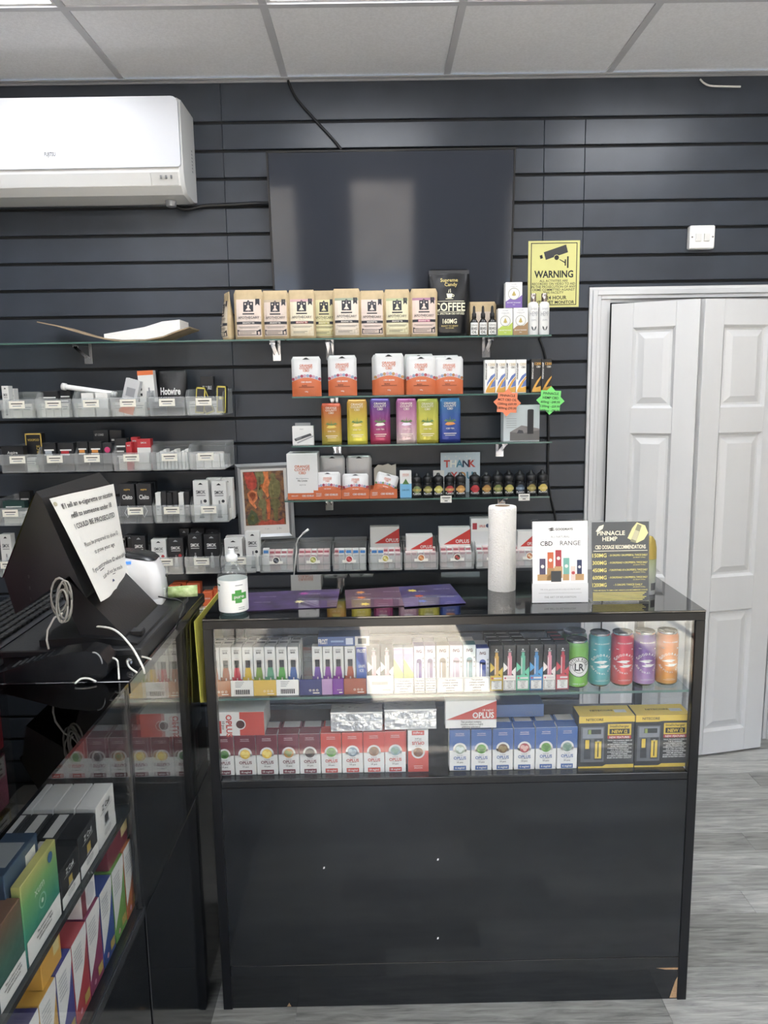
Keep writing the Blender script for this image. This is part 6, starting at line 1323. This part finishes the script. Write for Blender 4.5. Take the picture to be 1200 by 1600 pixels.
# base row
cols = [('#b8642a', 'orange brown'), ('#5f9a3a', 'leaf green'), ('#27488f', 'royal blue'), ('#8a2f5a', 'magenta'), ('#b0343f', 'crimson'), ('#3a3f8a', 'indigo'), ('#c8982a', 'mustard'), ('#2f2f6a', 'navy'), ('#7a3a8a', 'violet')]
xb_ = [218, 201.5, 184, 166, 146, 124, 101, 76, 48, 18]
hb = oX(208, 1302, XF).z-ZA
for i, (c_, txt) in enumerate(cols):
    xa, xb = xb_[i+1], xb_[i]
    K = C(c_, .35)
    side_carton(xa+.3, xb-.3, l2_, 0, ZA, K, 'white and %s vape carton in the bottom row of the side counter' % txt, [('white_wave', [('p', [(-.5, 1), (-.5, .2), (-.1, .38), (.2, .55), (.5, .86), (.5, 1)], WHITE, 1)]), ('lettering', [('r', -.4, .1, .86-.045*k, .885-.045*k, C('#b8babc', .5), 2) for k in range(6)]), ('gold_label', [('r', .05, .4, .08, .2, C('#b8a04a', .4), 2), ('c', -.2, .1, .08, C('#d8a0b0', .4), 2)])], 'wave cartons in the side counter', hh=hb)
    if i < 6: side_carton(xa+.3, xb-.3, l2_, 0, ZA, K, '%s carton in the inner row of the side counter' % txt, None, 'inner cartons in the side counter', hh=hb*(1 if i not in (2, 3) else .9), dx=.063)
zt_ = ZA+hb+.001
for i, (xa, xb, c_, txt) in enumerate(((185, 216, '#7a2436', 'maroon carton lying on the orange and green wave cartons'), (146, 166, '#e6e6e2', 'white carton with a maroon side lying on the magenta wave carton'), (88, 116, '#d09a24', 'mustard carton lying on the indigo wave carton'))):
    side_carton(xa, xb, l2_, 0, zt_, C(c_, .35), txt, [('label', [('r', .1, .4, .4, .9, C('#d8c88a', .4), 1)]) if i != 1 else ('swirl', [('c', .1, .4, .3, C('#c8c8cc', .5), 1), ('r', -.5, -.2, 0, .9, C('#7a2436', .4), 1)])], 'cartons lying in the side counter', hh=.05, d=.05, dx=.004)

# ================================================================== TILL
dr = thing('cash_drawer', 'flat black cash drawer under the till screen', 'cash drawer', (0, 0, ZL+.0005))
DM = C('#17191c', .4, bump=.1, bs=300); DX = (-.665, -.418); DY = (-1.80, -1.452); DT = .035
MB().box(DX[0], DX[1], DY[0], DY[1], .022, DT, DM, .002).build('lid', dr)
MB().box(DX[0]+.006, DX[1]-.006, DY[0]+.006, DY[1]-.004, 0, .0218, DM).build('drawer_body', dr)
MB().lathe([(.006, 0), (.006, .002)], CHROME, 12).build('lock', dr, (-.44, DY[0]+.0058, .011), (PI/2, 0, 0))
TZ = ZL+.0005+DT
POSB = C('#141518', .42, bump=.08, bs=200, name='textured_black_plastic')
yn, yf_ = -1.80, -1.50
ps = thing('till_screen', 'black all-in-one till screen seen from behind on the cash drawer', 'till', (0, 0, 0))
def pr(pts, Y): return [(oY(x, y, Y).x, oY(x, y, Y).z) for x, y in pts]
cut = lambda pts, Y, dx: [(x+dx, z) for x, z in pr(pts, Y)]
rb = pr([(56, 768), (6, 902), (24, 960)], yn)
near_ = rb[:1]+cut([(76, 778), (100, 832), (124, 886), (146, 934)], yn, -.012)+[pr([(108, 900)], yn)[0]]+rb[:0:-1]
far_ = rb[:1]+cut([(178, 757), (184, 806), (190, 855), (195, 900)], -1.515, -.014)+[pr([(108, 900)], yn)[0]]+rb[:0:-1]
MB().loft(near_[::-1], yn, far_[::-1], yf_, POSB).build('screen_housing', ps)
b_ = pr([(50, 775), (55, 768), (5, 902), (1, 905)], yn); MB().prism(b_[::-1], yn+.004, yf_-.004, C('#07080a', .08)).build('screen', ps)
nk = [(-.565, TZ+.11), (-.545, TZ+.115), (-.455, TZ+.012), (-.452, TZ+.0045), (-.53, TZ+.0045)]
MB().prism(nk, yn+.035, yf_-.06, POSB).build('neck', ps)
ft = [(-.60, TZ+.0004), (-.428, TZ+.0004), (-.43, TZ+.004), (-.47, TZ+.012), (-.52, TZ+.016), (-.60, TZ+.012)]
MB().prism(ft, yn+.02, yf_-.05, POSB).build('foot', ps)
MB().box(-.452, -.43, yn+.055, yn+.075, TZ+.0045, TZ+.016, POSB, .002).build('foot_clip', ps)
for k in range(3): MB().box(-.60+.0, -.598, yn-.0006, yn, 1.15+.02*k, 1.155+.02*k, C('#2a2b2e', .4)).build('vent', ps)
# taped age notice
N1, N2, F1, F2 = oY(77, 779, yn-.004), oY(149, 940, yn-.004), oY(179, 756, -1.515), oY(196, 905, -1.515)
def sheet_pt(u, v, off=0.):
    p = (N2*(1-u)+F2*u)*(1-v)+(N1*(1-u)+F1*u)*v
    return p+Vector((.010+off-.010*v + .0035*math.sin(u*9+v*2)*(1-v*.6), -.002-off*.4, 0))
nS = 14; v = [sheet_pt(i/nS, j/nS) for j in range(nS+1) for i in range(nS+1)]; f = [(j*(nS+1)+i, j*(nS+1)+i+1, (j+1)*(nS+1)+i+1, (j+1)*(nS+1)+i) for j in range(nS) for i in range(nS)]
v2 = [p-Vector((.0004, -.0001, 0)) for p in v]; N_ = len(v)
no = MB().add(v, f, C('#e9e7df', .55, bump=.25, bs=60), True).add(v2, [q[::-1] for q in f], C('#e9e7df', .55), True).build('age_notice'); tag(no, 'white laminated age notice with black lettering taped behind the till screen', 'notice')
mb = MB()
for s_, vv, hh_, mw in (('If I sell an e-cigarette or nicotine', .885, .046, .9), ('refill to someone under 18', .785, .046, .72), ('I COULD BE PROSECUTED', .68, .046, .74), ('Please be prepared to show ID', .50, .040, .78), ('to prove your age', .405, .040, .46), ('If you cannot produce ID when asked', .265, .040, .9), ('a sale will not be made', .165, .040, .6)):
    vt, ft_, W = text_geo(s_, .012 if vv > .6 else .0); k = hh_/CAPH; kx = min(mw/W, k*.95)
    mb.add([sheet_pt(.52+a*kx-W*kx/2, vv+b*k, .0012) for a, b in vt], ft_, INK)
for u0, u1, vz in ((.25, .39, .245), (.545, .605, .145)): mb.add([sheet_pt(u0, vz, .0012), sheet_pt(u1, vz, .0012), sheet_pt(u1, vz+.006, .0012), sheet_pt(u0, vz+.006, .0012)], [(0, 1, 2, 3)], INK)
mb.build('lettering', no)
mb = MB(); mb.add([sheet_pt(.52+.03*math.cos(k*PI/8), .075+.03*abs(math.sin(k*PI/8))*(1 if k < 9 else .2), .0012) for k in range(16)], [tuple(range(16))], C('#2a3f6a', .5)); mb.build('emblem', no)
mb = MB(); mb.add([sheet_pt(.03+.025*math.cos(k*PI/6), .945+.02*math.sin(k*PI/6), .0014) for k in range(12)], [tuple(range(12))], C('#b8b090', .5)); mb.build('tape', no)
# white receipt printer
rp = thing('receipt_printer', 'white rounded receipt printer with a dark top and blue display', 'printer', (-.508, -1.492, TZ+.0004), .08)
RW = C('#e4e5e6', .22, coat=.3); pts = []
def rr_(w, d, r, n=5):
    o = []
    for cx_, cy_, s in ((w/2-r, d/2-r, 0), (-w/2+r, d/2-r, 1), (-w/2+r, -d/2+r, 2), (w/2-r, -d/2+r, 3)):
        for i in range(n+1): t = PI/2*(s+i/n); o.append((cx_+r*math.cos(t), cy_+r*math.sin(t)))
    return o
lev = [(0, .100, .094), (.014, .103, .097), (.0145, .102, .096), (.016, .104, .098), (.06, .098, .092), (.088, .086, .082), (.099, .078, .074)]
mb = MB(); V = []; n_ = 24
for z, w_, d_ in lev: V += [(x, y, z + (.010*(-x/.05) if z > .08 else 0)) for x, y in rr_(w_, d_, .022)]
mb.add(V, [(k*n_+i, k*n_+(i+1) % n_, (k+1)*n_+(i+1) % n_, (k+1)*n_+i) for k in range(len(lev)-1) for i in range(n_)], RW, True); mb.build('casing', rp)
mb = MB(); V = [(x, y, .1005+.010*(-x/.05)) for x, y in rr_(.080, .076, .022)]+[(x, y, .106+.010*(-x/.05)) for x, y in rr_(.068, .064, .02)]
mb.add(V, [(i, (i+1) % n_, n_+(i+1) % n_, n_+i) for i in range(n_)]+[tuple(range(n_, 2*n_))], C('#1b1d20', .25), True); mb.build('top_cover', rp)
MB().box(-.028, -.006, -.043, -.041, .0905, .0965, C('#3a7ac8', .3, emit=.6)).build('display', rp, rot=(0, .0, 0))
MB().box(.046, .0535, -.02, -.008, .016, .03, C('#c8c9ca', .3)).build('port_cover', rp)
MB().lathe([(.0035, 0), (.0035, .004)], BLKC, 10).build('button', rp, (.049, .02, .05), (0, PI/2, 0))
# green foil roll
mb = MB(); L = Vector((.06, .012, 0)); a = Vector((-.455, -1.475, TZ+.014))
mb.tube([a, a+L*.3, a+L*.7, a+L], .0125, C('#7a9a3a', .35, var=.5, vs=60, vcol='#c8d8a0', bump=.8, bs=90), 12); tag(mb.build('green_packet'), 'crumpled green and white packet lying at the corner of the cash drawer', 'packet')
# keyboard beside the drawer
kb = thing('keyboard', 'black keyboard with a silver side lying next to the cash drawer', 'keyboard', (-.76, -1.60, ZL+.0006))
MB().prism([(-.085, 0), (.085, 0), (.085, .026), (-.085, .012)], -.22, .22, C('#a8aaac', .35, .4)).build('base', kb)
KC = C('#17181a', .4)
MB().prism([(-.083, .0125), (.0835, .0265), (.0835, .029), (-.083, .015)], -.217, .217, C('#22242a', .5)).build('deck', kb)
km = MB().box(-.0075, .0075, -.0075, .0075, 0, .006, KC, .0015).mesh('key')
for i in range(22):
    for j in range(7):
        x = -.07+.0215*j; link('key', km, kb, (x, -.205+.0193*i, .016+.014*(x+.083)/.1665+.0005), (0, -.084, 0))
# black scanner dock in front of the drawer
dk = [(-.64, 0), (-.470, 0), (-.458, .010), (-.456, .03), (-.468, .046), (-.492, .052), (-.54, .046), (-.64, .016)]
o = MB().prism(dk, YJ+.01, -1.806, C('#121316', .25), smooth=False).build('receipt_dock', None, (0, 0, ZL+.0004)); tag(o, 'low black rounded dock in front of the cash drawer', 'dock')
for k in range(6): MB().box(-.62+.012*k, -.612+.012*k, YJ+.02, -1.815, .021+.0035*k, .0235+.0035*k, C('#1d1f22', .3)).build('rib', o)
MB().tube([(-.478+.014*math.cos(t*.2), YJ+.0095, .03+.02*math.sin(t*.2)) for t in range(0, 9)], .0012, GREY, 6).build('seam', o)
# cables round the till
cable('white_cable', [oZ(134, 985, TZ+.02), oZ(150, 979, TZ+.03), oZ(180, 985, TZ+.03), oZ(205, 1010, TZ+.012), oZ(222, 1040, ZL+.02), oZ(226, 1052, ZL+.004)], .0019, WHC, 'thick white cable arching over the cash drawer edge')
cable('white_cable', [oZ(236, 1030, ZL+.012), oZ(222, 1026, ZL+.013), oZ(206, 1028, ZL+.014), oZ(199, 1034, ZL+.012), oZ(203, 1043, ZL+.008), oZ(214, 1051, ZL+.004)], .0017, WHC, 'white cable looped beside the cash drawer corner')
cable('white_cable', [oZ(176, 1028, ZL+.03), oZ(183, 1032, ZL+.028), oZ(185, 1045, ZL+.012), oZ(186, 1061, ZL+.004)], .0016, WHC, 'short white cable dropping behind the black dock')
cable('white_cable', [oZ(117, 1068, ZL+.004), oZ(126, 1061, ZL+.008), oZ(138, 1060, ZL+.008), oZ(150, 1065, ZL+.004)], .0017, WHC, 'short bent white cable in front of the black dock')
cable('printer_cable', [(-.46, -1.53, TZ+.02), oZ(262, 935, TZ+.02), oZ(280, 938, TZ+.016), oZ(287, 948, TZ+.004), oZ(280, 965, TZ+.003), oZ(276, 982, ZL+.004)], .0016, BLKC, 'thin black lead trailing from the receipt printer over the drawer edge')
mb = MB()
for k in range(6):
    cx_, cy_ = 97+5*math.sin(k*2.1), 938+9*math.cos(k*1.7)
    mb.tube([oY(cx_+(9+2*(k % 3))*math.cos(t*PI/8), cy_+(26+4*(k % 2))*math.sin(t*PI/8), -1.836+.005*k) for t in range(17)], .0017, C('#8f8d86', .5), 6)
mb.tube([oY(98, 958, -1.83), oY(85, 965, -1.83), oY(74, 985, -1.83), oY(73, 1000, -1.83), oY(76, 1014, -1.83)], .0018, C('#c8c6be', .5), 6)
tag(mb.build('cable_bundle'), 'grey coiled cable bundle hanging under the till screen', 'cable')
# acrylic tower of vape cartons on the near unit
tw = thing('acrylic_tower', 'clear acrylic tower holding pink and yellow vape cartons', 'display stand', (-.705, -1.985, ZL+.0004))
W_, D_, H_ = .19, .19, .40
for x in (-W_/2, W_/2-.003): MB().box(x, x+.003, -D_/2, D_/2, 0, H_, ACRYL).build('side_panel', tw)
for k in range(5): MB().box(-W_/2+.0035, W_/2-.0035, -D_/2, D_/2, .098*k, .098*k+.003, ACRYL).build('shelf', tw)
for k, (c_, txt) in enumerate((('#c83a4a', 'red and pink'), ('#d87a96', 'rose pink'), ('#d8c83a', 'yellow'), ('#c86a8a', 'dusky pink'))):
    for j in range(2):
        carton('vape_carton', .086, .17, .088, grad('tower_'+c_[1:], [(0, '#efece8'), (.3, c_), (1, c_)], .4) if 0 else C(c_, .4), (-.705-.0445+.089*j, -1.985, ZL+.0004+.098*k+.0035), '%s vape carton in the acrylic tower' % txt, 'box', '%s cartons in the acrylic tower' % txt, [('white_label', [('r', -.48, .48, .02, .4, WHITE, 1)]+[('r', -.4, .4, .3-.09*q, .34-.09*q, INK, 2) for q in range(3)])]+[('end_label', [])][:0])
for o_ in [o_ for o_ in col.objects if o_.name.startswith('vape_carton') and 'acrylic tower' in o_.get('label', '')]:
    mb = MB(); mb.add([(.0434, -.08, .002), (.0434, .08, .002), (.0434, .08, .036), (.0434, -.08, .036)], [(0, 1, 2, 3)], WHITE)
    for q in range(3): mb.add([(.0437, -.07, .028-.009*q), (.0437, .07, .028-.009*q), (.0437, .07, .031-.009*q), (.0437, -.07, .031-.009*q)], [(0, 1, 2, 3)], INK)
    mb.build('side_label', o_)
